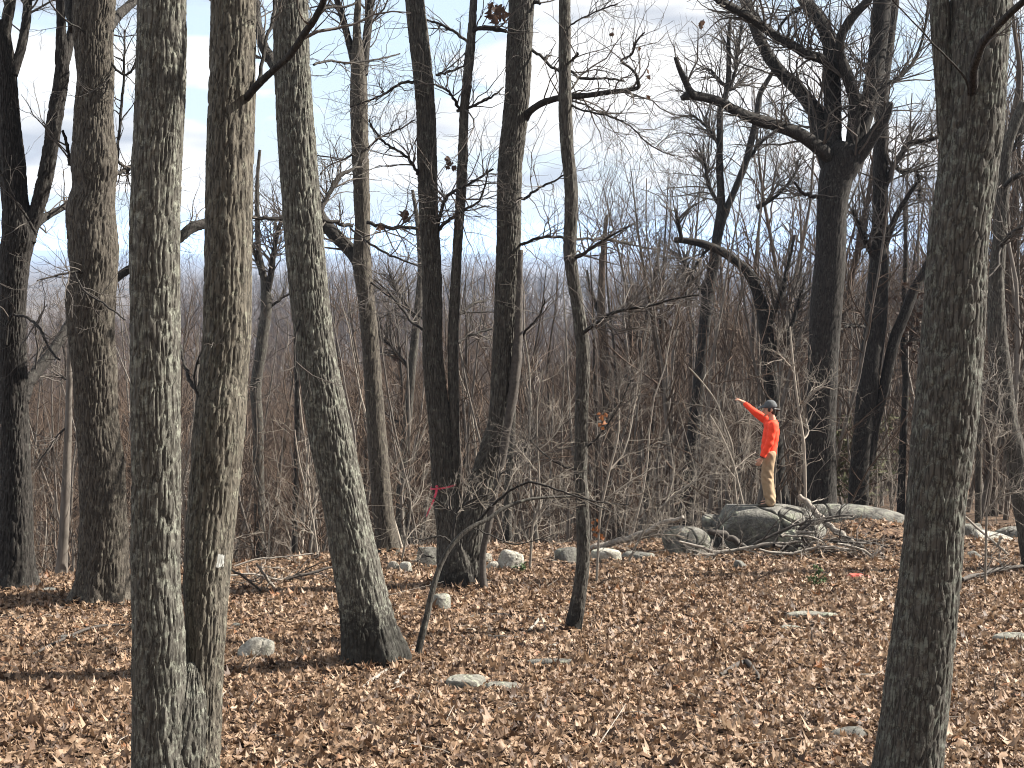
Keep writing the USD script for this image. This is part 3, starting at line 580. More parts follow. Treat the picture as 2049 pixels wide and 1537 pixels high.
# ---- the great oak behind the ledge
D = 28.0
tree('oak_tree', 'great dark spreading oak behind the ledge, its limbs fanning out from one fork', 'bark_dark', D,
     [[(1643, 1020, 62), (1643, 960, 60), (1643, 840, 58), (1649, 700, 60), (1655, 600, 63), (1663, 500, 60), (1664, 430, 59), (1672, 360, 66), (1690, 315, 76), (1700, 290, 60)]],
     [L((1672, 330, 32), (1656, 310, 30), (1640, 297, 28), (1615, 278, 27), (1588, 263, 26), (1545, 248, 24), (1503, 236, 22), (1470, 220, 20), (1441, 205, 19), (1410, 195, 18), (1383, 191, 18), (1366, 196, 12), D1=26.5),
      L((1390, 192, 16), (1378, 178, 15), (1370, 160, 13), (1360, 138, 11), (1352, 115, 8), D0=26.6, D1=26.3),
      L((1662, 340, 34), (1648, 300, 32), (1643, 270, 31), (1632, 225, 30), (1610, 195, 28), (1588, 171, 26), (1560, 142, 24), (1540, 116, 23), (1516, 68, 22), (1499, 20, 21), (1492, 0, 20), D1=29),
      L((1672, 350, 36), (1667, 297, 36), (1666, 230, 35), (1665, 171, 35), (1663, 102, 32), (1646, 51, 28), (1622, 17, 26), (1609, 0, 25), D1=28.6),
      L((1680, 145, 22), (1662, 128, 20), (1640, 116, 19), (1615, 109, 19), (1590, 93, 18), (1561, 79, 18), (1535, 60, 18), (1513, 44, 18), (1490, 28, 17), (1469, 17, 17), (1438, 0, 15), D0=28.2, D1=27),
      L((1696, 330, 40), (1711, 290, 36), (1728, 240, 35), (1742, 191, 35), (1750, 150, 35), (1755, 113, 35), (1761, 55, 37), (1766, 0, 36), D1=28.3),
      L((1700, 320, 30), (1706, 284, 27), (1711, 205, 25), (1700, 165, 24), (1690, 137, 23), (1680, 100, 19), (1682, 75, 18), (1695, 50, 18), (1711, 27, 18), (1738, 0, 16), D1=27.6),
      L((1690, 350, 36), (1711, 325, 30), (1735, 290, 27), (1755, 260, 24), (1773, 232, 20), (1782, 205, 12), D1=27.5),
      L((1636, 395, 8), (1612, 390, 7), (1598, 378, 6), (1590, 366, 5), D1=27.5), L((1740, 200, 9), (1775, 170, 8), (1805, 150, 7), (1830, 120, 6), (1850, 60, 5), (1858, 0, 5), D1=28.5),
      L((1612, 0, 9), (1600, 18, 8), (1580, 30, 6), (1560, 55, 5), (1555, 68, 4), D0=28.3, D1=28)],
     twigs=(500, 1.5), step=0.026, cell=0.036, stretch=6, depth=0.013, flare=0.3, seed=20, lump=0.08, up=4, twig_mat='twig')
tree('oak_tree', 'dark oak with a leaning second stem, just right of the great spreading oak', 'bark_dark', 30.5,
     [[(1716, 1020, 40), (1720, 940, 40), (1730, 840, 40), (1740, 740, 43), (1752, 640, 44), (1757, 560, 42), (1760, 500, 36), (1761, 430, 30), (1762, 340, 29), (1765, 200, 26), (1778, 85, 22), (1790, 0, 19)],
      [(1738, 930, 24), (1749, 858, 22), (1769, 773, 22), (1793, 671, 23), (1812, 625, 22), (1827, 585, 21), (1855, 534, 17), (1875, 480, 13), (1880, 420, 9)]],
     [L((1762, 520, 16), (1775, 480, 14), (1790, 440, 12), (1812, 400, 10), (1835, 365, 7), D1=30), L((1752, 520, 14), (1735, 490, 12), (1722, 460, 10), (1706, 420, 8), D1=30), L((1765, 400, 12), (1780, 350, 12), (1802, 310, 11), (1825, 285, 11), (1860, 280, 9), (1885, 270, 6), D1=30),
      L((1730, 655, 6), (1700, 652, 6), (1690, 655, 5), D0=30, D1=29.6), L((1790, 330, 10), (1810, 345, 9), (1830, 340, 8), (1840, 400, 6), D1=30.8)],
     twigs=(170, 1.5), step=0.03, cell=0.04, stretch=5, depth=0.012, flare=0.3, seed=21)
tree('oak_tree', 'trunk at the right edge leaning over to the upper left', 'bark_grey', 22.0,
     [[(2062, 1075, 48), (2045, 980, 44), (2030, 900, 42), (2015, 840, 42), (2003, 740, 40), (1994, 640, 36), (1994, 560, 30), (2000, 480, 27), (2006, 400, 24), (2012, 310, 22), (2030, 250, 20), (2050, 205, 18)]],
     [L((2000, 500, 9), (2012, 480, 8), (2030, 462, 7), (2049, 455, 6), D1=21), L((2005, 380, 9), (2022, 362, 10), (2049, 345, 9), D1=21.5), L((2003, 780, 5), (1985, 760, 5), (1968, 765, 5), (1952, 790, 4), D1=21)],
     twigs=(60, 1.2), step=0.02, cell=0.036, depth=0.012, flare=0.3, seed=22, up=0, crown=0)
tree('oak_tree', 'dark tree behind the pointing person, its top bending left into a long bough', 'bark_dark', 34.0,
     [[(1562, 1030, 46), (1556, 960, 36), (1550, 870, 31), (1543, 773, 29), (1534, 671, 28), (1528, 630, 26), (1520, 602, 24), (1510, 570, 21), (1496, 544, 20), (1475, 525, 18), (1441, 502, 17), (1393, 485, 15), (1349, 480, 11)]],
     [L((1534, 660, 15), (1550, 620, 12), (1565, 580, 10), (1575, 540, 8), (1590, 470, 6), D1=34), L((1540, 740, 12), (1560, 700, 11), (1580, 660, 9), (1600, 600, 7), (1610, 560, 5), D1=34),
      L((1365, 485, 9), (1358, 450, 8), (1352, 420, 6), D1=33.6), L((1420, 495, 7), (1400, 520, 6), (1380, 560, 5), (1372, 600, 4), D1=33.6)],
     twigs=(150, 1.6), step=0.034, cell=0.04, stretch=5, depth=0.012, flare=0.3, seed=23, up=0, crown=0)
tree('oak_tree', 'dark two-stemmed tree left of the pointing person, tops against the clouds', 'bark_dark', 38.0,
     [[(1372, 1040, 34), (1378, 960, 28), (1390, 840, 25), (1402, 735, 24), (1408, 671, 23), (1417, 585, 24), (1430, 517, 22), (1436, 460, 17), (1443, 410, 16), (1440, 330, 14), (1441, 219, 12), (1452, 190, 11), (1458, 150, 10), (1458, 85, 8), (1462, 34, 5)],
      [(1430, 520, 18), (1446, 440, 15), (1462, 400, 14), (1492, 325, 14), (1506, 270, 13), (1513, 239, 12), (1520, 191, 11), (1540, 155, 9), (1556, 125, 7)]],
     [L((1442, 300, 7), (1425, 270, 6), (1400, 240, 5), (1380, 230, 4)), L((1458, 178, 8), (1430, 150, 7), (1420, 140, 5), (1405, 138, 4)), L((1460, 175, 7), (1475, 130, 7), (1480, 80, 6), (1485, 50, 4)), L((1458, 180, 8), (1480, 168, 6), (1490, 155, 5)),
      L((1447, 420, 9), (1430, 395, 8), (1415, 360, 7), (1410, 325, 5), (1390, 300, 4)), L((1515, 415, 12), (1525, 410, 10), (1550, 395, 7), (1575, 370, 5), (1600, 330, 4)), L((1416, 600, 9), (1390, 560, 8), (1365, 520, 7), (1340, 500, 5)), L((1492, 330, 7), (1520, 290, 5), (1545, 270, 4))],
     twigs=(300, 1.8), step=0.038, cell=0.04, stretch=5, depth=0.01, flare=0.3, seed=24, up=0, crown=0)
# ---- slimmer trees just beyond the edge
mid = [
 ('slim grey tree forking at two thirds, between the left pair and the leaning oak', 'bark_grey', 32.0, [(521, 1130, 24), (519, 1012, 22), (516, 842, 22), (512, 790, 22), (524, 688, 23), (533, 602, 23), (527, 551, 14), (517, 500, 12), (514, 400, 9), (520, 300, 6)],
   [L((534, 590, 14), (543, 544, 13), (548, 505, 10), (560, 450, 8), (590, 380, 5)), L((522, 550, 8), (505, 480, 6), (505, 400, 5)), L((518, 640, 6), (560, 600, 5), (585, 585, 4))], 90, 25),
 ('thin pale tree in the gap between the two left-hand oaks', 'bark_pale', 24.0, [(120, 1156, 24), (124, 1120, 20), (130, 1025, 19), (137, 842, 14), (140, 705, 11), (144, 560, 8), (150, 430, 5)], [L((137, 760, 6), (125, 755, 5), (112, 748, 4)), L((136, 850, 5), (110, 880, 4), (75, 930, 3))], 40, 26),
 ('thin dark pole just left of the leaning oak', 'bark_dark', 30.0, [(589, 1120, 13), (590, 1060, 13), (594, 900, 12), (594, 780, 10), (591, 640, 8), (588, 520, 5)], [], 0, 27),
 ('crooked grey tree between the slim straight oak and the V-shaped oak', 'bark_grey', 30.0, [(800, 1110, 22), (801, 1025, 20), (810, 900, 19), (817, 825, 18), (822, 760, 17), (827, 705, 17), (836, 620, 15), (842, 534, 13), (836, 450, 10), (825, 380, 6)], [L((822, 740, 9), (800, 715, 8), (780, 690, 6), (750, 670, 4)), L((834, 640, 8), (805, 600, 7), (780, 550, 5)), L((812, 850, 6), (790, 840, 5), (770, 825, 4))], 90, 28),
 ('short grey post-like trunk right of the V-shaped oak', 'bark_grey', 28.0, [(1015, 1095, 18), (1016, 1000, 17), (1020, 930, 15), (1026, 850, 11), (1030, 740, 7)], [L((1019, 940, 6), (1050, 900, 5), (1080, 860, 3))], 30, 29),
 ('dim forked tree standing down the slope right of the thin wavy oak', 'bark_far', 46.0, [(1222, 1090, 26), (1220, 900, 24), (1214, 790, 20), (1206, 690, 18), (1203, 600, 16), (1206, 520, 12), (1215, 430, 7)], [L((1222, 830, 18), (1245, 780, 16), (1275, 720, 14), (1295, 640, 11), (1310, 560, 8), (1320, 480, 5)), L((1206, 640, 8), (1185, 590, 6), (1175, 540, 4)), L((1285, 690, 8), (1262, 640, 7), (1265, 570, 5)), L((1296, 640, 6), (1330, 590, 5), (1360, 540, 4))], 170, 30),
 ('thin brown trunk right of the thick foreground trunk, half way to the edge', 'bark_brown', 30.0, [(1957, 1070, 13), (1958, 960, 13), (1961, 830, 11), (1965, 700, 9), (1968, 560, 6)], [L((1960, 860, 5), (1990, 800, 4), (2010, 760, 3))], 30, 31),
 ('slim dark trunk in the gap left of the thick foreground trunk', 'bark_dark', 34.0, [(1802, 1040, 16), (1806, 900, 15), (1812, 780, 13), (1806, 650, 11), (1812, 520, 9), (1808, 400, 6)], [L((1810, 700, 6), (1835, 650, 5), (1850, 600, 4))], 60, 32),
 ('grey forked tree against the clouds at the right edge', 'bark_far', 33.0, [(1985, 1060, 24), (1985, 800, 22), (1996, 560, 20), (2002, 420, 19), (2008, 330, 17), (2025, 250, 14), (2040, 150, 10), (2030, 60, 7), (2025, 0, 5)], [L((2010, 320, 11), (2035, 285, 9), (2060, 230, 7)), L((2003, 420, 8), (1985, 350, 7), (1980, 280, 5))], 90, 33),
]
for label, bark, D, tr, lb, tw, sd in mid:
    tree('slender_tree', label, bark, D, [tr], lb, twigs=(tw, 1.5) if lb else (0, 0), step=0.036, cell=0.04, stretch=5, depth=0.006, flare=0.3, seed=sd, up=0, crown=0, side=(0.45, 14, 1.6))

# ------------------------------------------------------------------ rocks
ROCKS = []
def rock_mesh(center, size, seed, sub=4, flat=0.0, rough=0.05, facets=11, soft=9.0):
    """a weathered boulder: a block cut by planes, rounded and pitted"""
    rng = np.random.default_rng(seed)
    m = trimesh.creation.icosphere(sub); d = np.array(m.vertices)
    nrm = unit(rng.normal(size=(facets, 3)) * [1, 1, 0.8]); off = rng.uniform(0.72, 1.0, facets)
    nrm = np.vstack([nrm, [0, 0, 1.0], [0, 0, -1.0]]); off = np.concatenate([off, [0.80 - 0.25 * flat, 0.9]])
    k = np.maximum(d @ nrm.T, 1e-3) / off
    r = 1.0 / (np.sum(k ** soft, axis=1) ** (1.0 / soft))
    r = np.minimum(r, 1.25)
    p = d * r[:, None]
    p = p / np.abs(p).max(0)
    q = p * np.array(size) / max(size)
    nz = meshkit.fbm(q * 3.2 + seed, 4, seed) - 0.5
    cut = np.zeros(len(p)); warp = (meshkit.fbm(q * 2.2 + seed * 3, 3, seed + 2) - 0.5) * 0.30
    for _ in range(4 if sub > 4 else 2):
        nn_ = unit(rng.normal(size=3) * [1, 0.5, 0.8]); dist = q @ nn_ + warp - rng.uniform(-0.35, 0.35)
        cut = np.maximum(cut, np.exp(-(dist / 0.014) ** 2))
    p = p * (1 + rough * 2.2 * nz - 0.11 * cut)[:, None]
    v = p * (np.array(size) / 2) + np.array(center)
    return trimesh.Trimesh(v, m.faces, process=False)
def rock(x0, x1, y0, y1, label, mat='rock', seed=1, D=None, dr=0.7, flat=0.0, sub=4, name='boulder', cat='rock', group=None, rough=0.05, bury=0.35, turn=0.0, soft=7.0):
    xc = 0.5 * (x0 + x1)
    if D is None:
        D = hit(xc, y1)[1]
    w = (x1 - x0) * D / F; dep = w * dr
    ht = (y1 - y0) * D / F - dep * 0.10
    ht = max(ht, 0.25 * (y1 - y0) * D / F)
    top = W(xc, y0, D + dep * 0.5)[2] if dep < 1.2 else W(xc, y0, D + 0.45 * dep)[2]
    full = ht * (1 + bury) + 0.10
    c = np.array([W(xc, y1, D + dep * 0.5)[0], D + dep * 0.5, top - full / 2])
    o = thing(name, label, cat, (c[0], c[1], c[2] - full / 2), group)
    msh = rock_mesh(c, (w, dep, full), seed, sub, flat, rough, soft=soft)
    if turn:
        msh.apply_transform(trimesh.transformations.rotation_matrix(math.radians(turn), [0, 1, 0], c))
    part('stone', msh, M[mat], o, smooth=40)
    ROCKS.append((c[0], c[1], 0.5 * w, 0.5 * dep))
    return o, msh
rock(773, 802, 1122, 1147, 'small pale stone touching the white stone at the foot of the slim straight oak', 'rock_pale', 31)
rock(796, 833, 1124, 1151, 'whitest rounded stone, right of the slim straight oak foot', 'rock_pale', 32)
rock(833, 880, 1090, 1136, 'tan boulder half hidden by the left side of the V-shaped oak', 'rock', 33)
rock(966, 986, 1104, 1128, 'little tan stone just right of the V-shaped oak trunk', 'rock_pale', 34)
rock(966, 1006, 1119, 1144, 'low white wedge of stone between the V-shaped oak and the egg-shaped boulder', 'rock_pale', 35, flat=0.4)
rock(984, 1049, 1102, 1143, 'upright egg-shaped pale boulder right of the V-shaped oak', 'rock_pale', 36, dr=0.8, turn=12)
rock(1108, 1168, 1092, 1128, 'dark grey slanting rock left of the thin wavy oak', 'rock', 37, flat=0.5, turn=-14)
rock(1176, 1254, 1094, 1127, 'broad pale rock under the leaning dead log', 'rock_pale', 38, flat=0.3)
rock(1236, 1312, 1100, 1122, 'low grey rock at the right end of the stones under the dead log', 'rock', 39, flat=0.6)
rock(1205, 1250, 1083, 1100, 'small dark rock peeping out behind the broad pale rock', 'rock', 40, D=26.5)
rock(860, 907, 1188, 1226, 'pointed pale stone in front of the V-shaped oak foot', 'rock_lichen', 41, dr=0.8)
rock(474, 558, 1272, 1326, 'pale pointed boulder alone between the forked oak and the leaning oak', 'rock_pale', 42, dr=0.75, turn=10)
rock(452, 490, 1246, 1264, 'small grey stone behind the pale pointed boulder', 'rock', 43, flat=0.5)
rock(490, 535, 1241, 1252, 'thin pale sliver of stone among leaves behind the pale pointed boulder', 'rock_pale', 44, flat=0.8)
rock(878, 975, 1347, 1388, 'left half of the flat slab in the middle foreground, grey and worn', 'rock_lichen', 45, flat=0.8, dr=0.6)
rock(955, 1045, 1358, 1390, 'right half of the flat foreground slab, patched with pale green lichen', 'rock_lichen', 46, flat=0.8, dr=0.6)
rock(1030, 1152, 1311, 1340, 'long low grey slab in front of the thin wavy oak', 'rock', 47, flat=0.8, dr=0.4, turn=-3)
rock(1092, 1126, 1287, 1303, 'little stone among leaves just left of the thin wavy oak foot', 'rock_pale', 48)
rock(1563, 1677, 1216, 1243, 'long green-grey stone lying below the ledge, upper of two', 'rock_lichen', 49, flat=0.8, dr=0.4)
rock(1540, 1628, 1247, 1265, 'flat pale stone lying below the ledge, lower of two', 'rock_lichen', 50, flat=0.9, dr=0.5)
rock(1968, 2062, 1264, 1292, 'pale lichen-covered stone at the right edge', 'rock_lichen', 51, flat=0.4, dr=0.7)
rock(1922, 2025, 1299, 1314, 'flat stone in front of the lichen-covered stone at the right edge', 'rock_lichen', 52, flat=0.9, dr=0.5)
rock(80, 132, 1174, 1191, 'small white stone between the two left-hand oaks', 'rock_pale', 53, flat=0.5)
rock(198, 219, 1274, 1294, 'small round stone beside the weathered log on the left', 'rock', 54)
rock(1640, 1765, 1448, 1484, 'grey mossy stone beside the foot of the thick right trunk', 'rock', 55, flat=0.7, dr=0.5)
rock(112, 170, 1262, 1292, 'weathered grey slab under the long stick on the left', 'rock', 56, flat=0.7, dr=0.5)
# the ledge
ledge = []
ledge.append(rock(1318, 1436, 1046, 1132, 'rounded grey boulder at the left end of the ledge', 'rock', 61, D=24.0, dr=0.9, sub=5, rough=0.045, soft=5))
ledge.append(rock(1398, 1486, 1026, 1100, 'blocky boulder wedged against the left side of the ledge', 'rock', 62, D=24.7, dr=0.9, sub=5))
ledge.append(rock(1424, 1715, 994, 1118, 'big humped rock of the ledge on which the person stands', 'rock', 63, D=24.3, dr=0.6, flat=0.2, sub=6, rough=0.045, soft=4.5))
ledge.append(rock(1540, 1870, 1003, 1090, 'long whaleback slab of the ledge running right behind the leaf mound', 'rock', 64, D=25.9, dr=0.4, flat=0.6, sub=6, rough=0.045, turn=3.0, soft=4.5))
ledge.append(rock(1690, 1985, 1024, 1090, 'low end of the ledge passing behind the thick right trunk', 'rock', 72, D=26.2, dr=0.4, flat=0.6, sub=5, rough=0.045, turn=4, soft=4.5))
ledge.append(rock(1760, 1830, 1066, 1104, 'lichen-covered rock touching the thick right trunk on its left', 'rock_lichen', 65, D=24.3, dr=0.7, flat=0.4))
ledge.append(rock(1560, 1614, 1060, 1106, 'tilted rock flake half buried in leaves below the hump', 'rock_lichen', 66, D=23.7, dr=0.5, turn=-18))
rock(1915, 1968, 1046, 1084, 'grey rock just right of the thick trunk, top of the right-hand heap', 'rock', 67, D=26.0)
rock(1938, 2040, 1060, 1098, 'sloping pale slab at the right of the thick trunk', 'rock_pale', 68, D=24.8, flat=0.5, turn=7)
rock(1984, 2080, 1048, 1076, 'farther grey slab running out of the right edge', 'rock', 69, D=26.2, flat=0.7)
rock(1912, 1968, 1098, 1143, 'shaded grey boulder against the right side of the thick trunk', 'rock', 70, D=23.4, turn=14)
rock(1462, 1496, 1118, 1142, 'small stone under the brush heap', 'rock', 71)

# ------------------------------------------------------------------ fallen wood
def stick(pts, label, mat='dead_wood', lift=0.02, Ds=None, name='fallen_stick', cat='stick', seed=1, twiglets=0, group=None):
    rng = np.random.default_rng(seed); P, R = [], []
    for k, (px, py, w) in enumerate(pts):
        if Ds is None:
            p = hit(px, py, lift); 
        else: p = W(px, py, Ds[k])
        P.append(p); R.append(max(w * p[1] / F / 2, 0.004))
    P, R = resample(np.array(P), np.array(R), max(7, len(pts) * 3))
    P = P + rng.normal(size=P.shape) * R[:, None] * 0.3
    o = thing(name, label, cat, P[0], group)
    if R.max() > 0.03: part('branch', bark_sweep(P, R, 0.016, rng, 0.03, 6, 0.006, 0, 0.15, seed), M[mat], o, smooth=True)
    else: part('branch', tubes(P[None], R[None], 7), M[mat], o, smooth=True)
    if twiglets:
        c1 = spawn(P[None], R[None], twiglets, 0.7, rng, 0.1, 1, (30, 75), 0.1, 0.5, 0.25, 6, 0.004)
        c2 = spawn(*c1, twiglets * 3, 0.35, rng, 0.2, 1, (30, 65), 0.1, 0.6, 0.25, 5, 0.003)
        part('twigs', join([tubes(*c1, 5), tubes(*c2, 4)]), M[mat], o, kind='stuff')
    return o
stick([(724, 1378, 8), (775, 1342, 11), (830, 1302, 11)], 'pale bare stick leaning on the foot of the leaning oak', 'dead_wood', 0.05, seed=1)
stick([(793, 1371, 11), (812, 1342, 11), (832, 1310, 9)], 'shorter pale stick crossing beside the sapling foot', 'dead_wood', 0.05, seed=2)
stick([(930, 1274, 12), (980, 1276, 14), (1034, 1282, 13)], 'short dark rotten log left of the thin wavy oak', 'dead_dark', 0.03, seed=3)
stick([(921, 1250, 4), (964, 1230, 5), (1015, 1229, 5), (1068, 1237, 4)], 'thin arched stick behind the short rotten log', 'dead_dark', 0.05, seed=4)
stick([(985, 1253, 5), (1030, 1250, 5), (1075, 1247, 4), (1100, 1248, 3)], 'straight dark stick just behind the short rotten log', 'dead_dark', 0.04, seed=5)
stick([(1058, 1262, 6), (1072, 1248, 6), (1078, 1238, 4)], 'stubby grey twig standing behind the rotten log', 'dead_wood', 0.06, seed=6)
stick([(938, 1448, 6), (981, 1449, 7), (1024, 1460, 5)], 'grey curved stick in the leaves below the flat slab', 'dead_wood', 0.03, seed=7)
stick([(985, 1394, 8), (1040, 1418, 12), (1092, 1440, 10)], 'crumbling brown branch in the leaves below the flat slab', 'dead_dark', 0.01, seed=8)
stick([(1442, 1349, 8), (1468, 1336, 10), (1490, 1326, 12), (1508, 1338, 9), (1517, 1358, 6)], 'bent dark stick sticking up from the leaves on the right', 'dead_dark', 0.07, seed=9)
stick([(1520, 1408, 5), (1548, 1399, 6), (1576, 1390, 4)], 'thin stick in the leaves below the bent dark stick', 'dead_wood', 0.03, seed=10)
stick([(58, 1312, 14), (110, 1292, 15), (168, 1274, 10)], 'weathered grey log in the leaves at the left', 'dead_wood', 0.02, name='fallen_log', cat='log', seed=11)
stick([(64, 1310, 5), (133, 1276, 6), (191, 1253, 6), (230, 1250, 5), (268, 1262, 4)], 'long dark stick arching over the weathered log', 'dead_dark', 0.08, seed=12, twiglets=3)
stick([(24, 1242, 4), (90, 1222, 5), (152, 1214, 4)], 'thin dark stick left of the broad knotty oak', 'dead_dark', 0.04, seed=13)
stick([(240, 1240, 4), (262, 1228, 4), (300, 1212, 3)], 'thin stick at the right foot of the broad knotty oak', 'dead_wood', 0.05, seed=14)
# tangle at the edge behind the forked oak
for k, (pts, lab) in enumerate([
    ([(500, 1100, 4), (526, 1073, 5), (543, 1053, 5), (562, 1033, 4), (582, 1008, 3)], 'straight rising branch of the tangle left of the leaning oak'),
    ([(494, 1085, 5), (512, 1060, 5), (526, 1048, 5), (564, 1035, 5), (605, 1030, 4), (650, 1030, 3)], 'arching branch of the tangle left of the leaning oak'),
    ([(470, 1132, 4), (519, 1119, 4), (582, 1113, 3), (625, 1108, 3)], 'level thin branch low in the tangle left of the leaning oak'),
    ([(462, 1139, 5), (501, 1164, 5), (526, 1186, 4)], 'branch slanting down to the leaves beside the white paint mark'),
    ([(512, 1126, 5), (533, 1156, 6), (548, 1175, 6)], 'forked branch end standing on the leaves left of the leaning oak'),
    ([(572, 1160, 6), (625, 1146, 6), (668, 1133, 4)], 'branch reaching the leaning oak from the tangle on its left'),
    ([(460, 1152, 4), (500, 1148, 4), (540, 1156, 5), (580, 1165, 4)], 'low dark branch along the edge of the leaves by the tangle')]):
    P0 = hit(pts[-1][0], max(p[1] for p in pts) + 10)[1]
    stick(pts, lab, 'dead_wood' if k % 2 == 0 else 'dead_dark', Ds=[P0 + 0.12 * i for i in range(len(pts))], name='fallen_branch', cat='branch', seed=20 + k, twiglets=7)
stick([(1600, 992, 9), (1612, 1005, 13), (1640, 1031, 13), (1663, 1054, 12), (1693, 1076, 11), (1726, 1094, 8)], 'stout weathered branch slanting down from the ledge through the brush heap', 'dead_wood', Ds=[24.8, 24.7, 24.5, 24.2, 23.9, 23.6], name='fallen_branch', cat='branch', seed=31, twiglets=6)
stick([(1140, 1114, 12), (1186, 1097, 13), (1261, 1077, 13), (1329, 1047, 11), (1368, 1034, 8)], 'pale dead log leaning up from the stones to the ledge', 'dead_wood', Ds=[24.6, 24.6, 24.4, 24.2, 24.0], name='fallen_log', cat='log', seed=32, twiglets=10)
for k, (pts, lab, mt) in enumerate([
    ([(1360, 1083, 5), (1400, 1094, 6), (1441, 1105, 7), (1498, 1095, 7), (1565, 1086, 6), (1622, 1083, 5)], 'long branch lying level across the front of the brush heap', 'dead_wood'),
    ([(1441, 1105, 6), (1428, 1114, 6), (1427, 1125, 6), (1441, 1150, 4)], 'curled pale branch hanging down in front of the brush heap', 'dead_wood'),
    ([(1466, 1118, 6), (1478, 1135, 5), (1492, 1157, 4)], 'short branch pointing down from the brush heap', 'dead_wood'),
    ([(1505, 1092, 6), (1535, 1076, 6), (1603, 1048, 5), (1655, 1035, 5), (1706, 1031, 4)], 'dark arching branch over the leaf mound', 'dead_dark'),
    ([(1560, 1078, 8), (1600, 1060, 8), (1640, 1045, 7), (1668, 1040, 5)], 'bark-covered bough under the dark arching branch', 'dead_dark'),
    ([(1676, 1089, 6), (1723, 1099, 6), (1757, 1118, 5), (1792, 1121, 4)], 'pale twisted branch on the right of the brush heap', 'dead_wood'),
    ([(1690, 1131, 4), (1725, 1126, 5), (1764, 1120, 4)], 'thin level branch on the leaves right of the brush heap', 'dead_wood'),
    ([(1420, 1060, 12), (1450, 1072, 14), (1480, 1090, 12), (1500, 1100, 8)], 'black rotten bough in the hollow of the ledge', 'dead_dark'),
    ([(1520, 1100, 5), (1580, 1108, 6), (1640, 1095, 5), (1700, 1100, 4)], 'grey branch half sunk in leaves below the brush heap', 'dead_wood')]):
    D0 = [23.7, 23.2, 23.2, 23.8, 24.0, 23.3, 23.2, 24.2, 23.2][k]
    stick(pts, lab, mt, Ds=[D0] * len(pts), name='fallen_branch', cat='branch', seed=40 + k, twiglets=16)
rb = np.random.default_rng(808)
for k in range(12):
    cx_, cy_ = rb.uniform(1500, 1760), rb.uniform(1062, 1122); an_ = rb.normal(0.25, 0.5); hl = rb.uniform(30, 85); w_ = rb.uniform(3, 7)
    pts = [(cx_ - hl * math.cos(an_), cy_ - hl * 0.45 * math.sin(an_), w_), (cx_ + rb.normal(0, 6), cy_ + rb.normal(0, 4), w_), (cx_ + hl * math.cos(an_), cy_ + hl * 0.45 * math.sin(an_), w_ * 0.6)]
    stick(pts, 'loose dark stick heaped on the leaf mound below the ledge', 'dead_dark' if k % 3 else 'dead_wood', Ds=[23.6 + rb.uniform(-0.3, 0.3) for _ in pts], name='heaped_stick', cat='stick', seed=820 + k, twiglets=6, group='sticks heaped on the leaf mound')
stick([(1930, 1033, 5), (1960, 1060, 5), (1993, 1088, 5), (2052, 1143, 5)], 'thin white branch sloping down at the right edge', 'twig_pale', Ds=[24.2, 24, 23.7, 23.2], name='fallen_branch', cat='branch', seed=51, twiglets=4)
stick([(1994, 1096, 4), (1999, 1085, 6), (2006, 1075, 5)], 'short white stub crossing the thin white branch', 'twig_pale', Ds=[23.6, 23.6, 23.6], name='fallen_branch', cat='branch', seed=52)
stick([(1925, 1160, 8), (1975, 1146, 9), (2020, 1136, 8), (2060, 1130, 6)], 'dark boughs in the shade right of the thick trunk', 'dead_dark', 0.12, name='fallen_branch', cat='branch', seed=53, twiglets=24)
stick([(1780, 1160, 5), (1740, 1162, 5), (1690, 1165, 4)], 'thin stick in the leaves beside the red scrap', 'dead_wood', 0.03, seed=54)

# ------------------------------------------------------------------ saplings traced from the photograph
PALE = 'twig_pale'
tree('sapling', 'leaning sapling in front of the V-shaped oak, arching far to the right', 'bark_grey', 15.4,
     [[(832, 1332, 15), (840, 1290, 14), (853, 1237, 13), (866, 1180, 12), (879, 1137, 11), (908, 1086, 10), (947, 1053, 9), (976, 1039, 8), (1004, 1020, 8), (1035, 1006, 7), (1066, 998, 6), (1148, 993, 4), (1177, 1004, 3), (1240, 1032, 2)]],
     [L((945, 1055, 6), (968, 1030, 6), (990, 1006, 6), (1025, 979, 5), (1062, 965, 5), (1107, 977, 4), (1148, 991, 4), (1200, 1005, 3), (1260, 1010, 2), D0=15.4, D1=15.0), L((906, 1088, 5), (910, 1053, 5), (914, 1026, 4), (935, 1006, 4), (963, 993, 4), (982, 989, 3), (994, 969, 3), (1002, 948, 3), (1025, 938, 2), D0=15.4, D1=15.6),
      L((905, 1088, 4), (890, 1076, 4), (875, 1073, 4), (849, 1080, 3), (830, 1075, 2), D0=15.4, D1=15.2), L((945, 1056, 3), (980, 1070, 3), (1010, 1084, 3), (1030, 1089, 3), (1070, 1082, 2), (1110, 1070, 2), D0=15.4, D1=15.3), L((869, 1116, 4), (850, 1110, 3), (836, 1092, 2), D0=15.4, D1=15.3),
      L((914, 1030, 3), (900, 1020, 3), (882, 1006, 3), (862, 994, 2), D0=15.4, D1=15.5)],
     twigs=(60, 0.55), step=0.012, cell=0.02, stretch=5, depth=0.003, flare=0.1, seed=61, up=0, crown=0, twig_mat=PALE, cat='sapling', base_D=14.6)
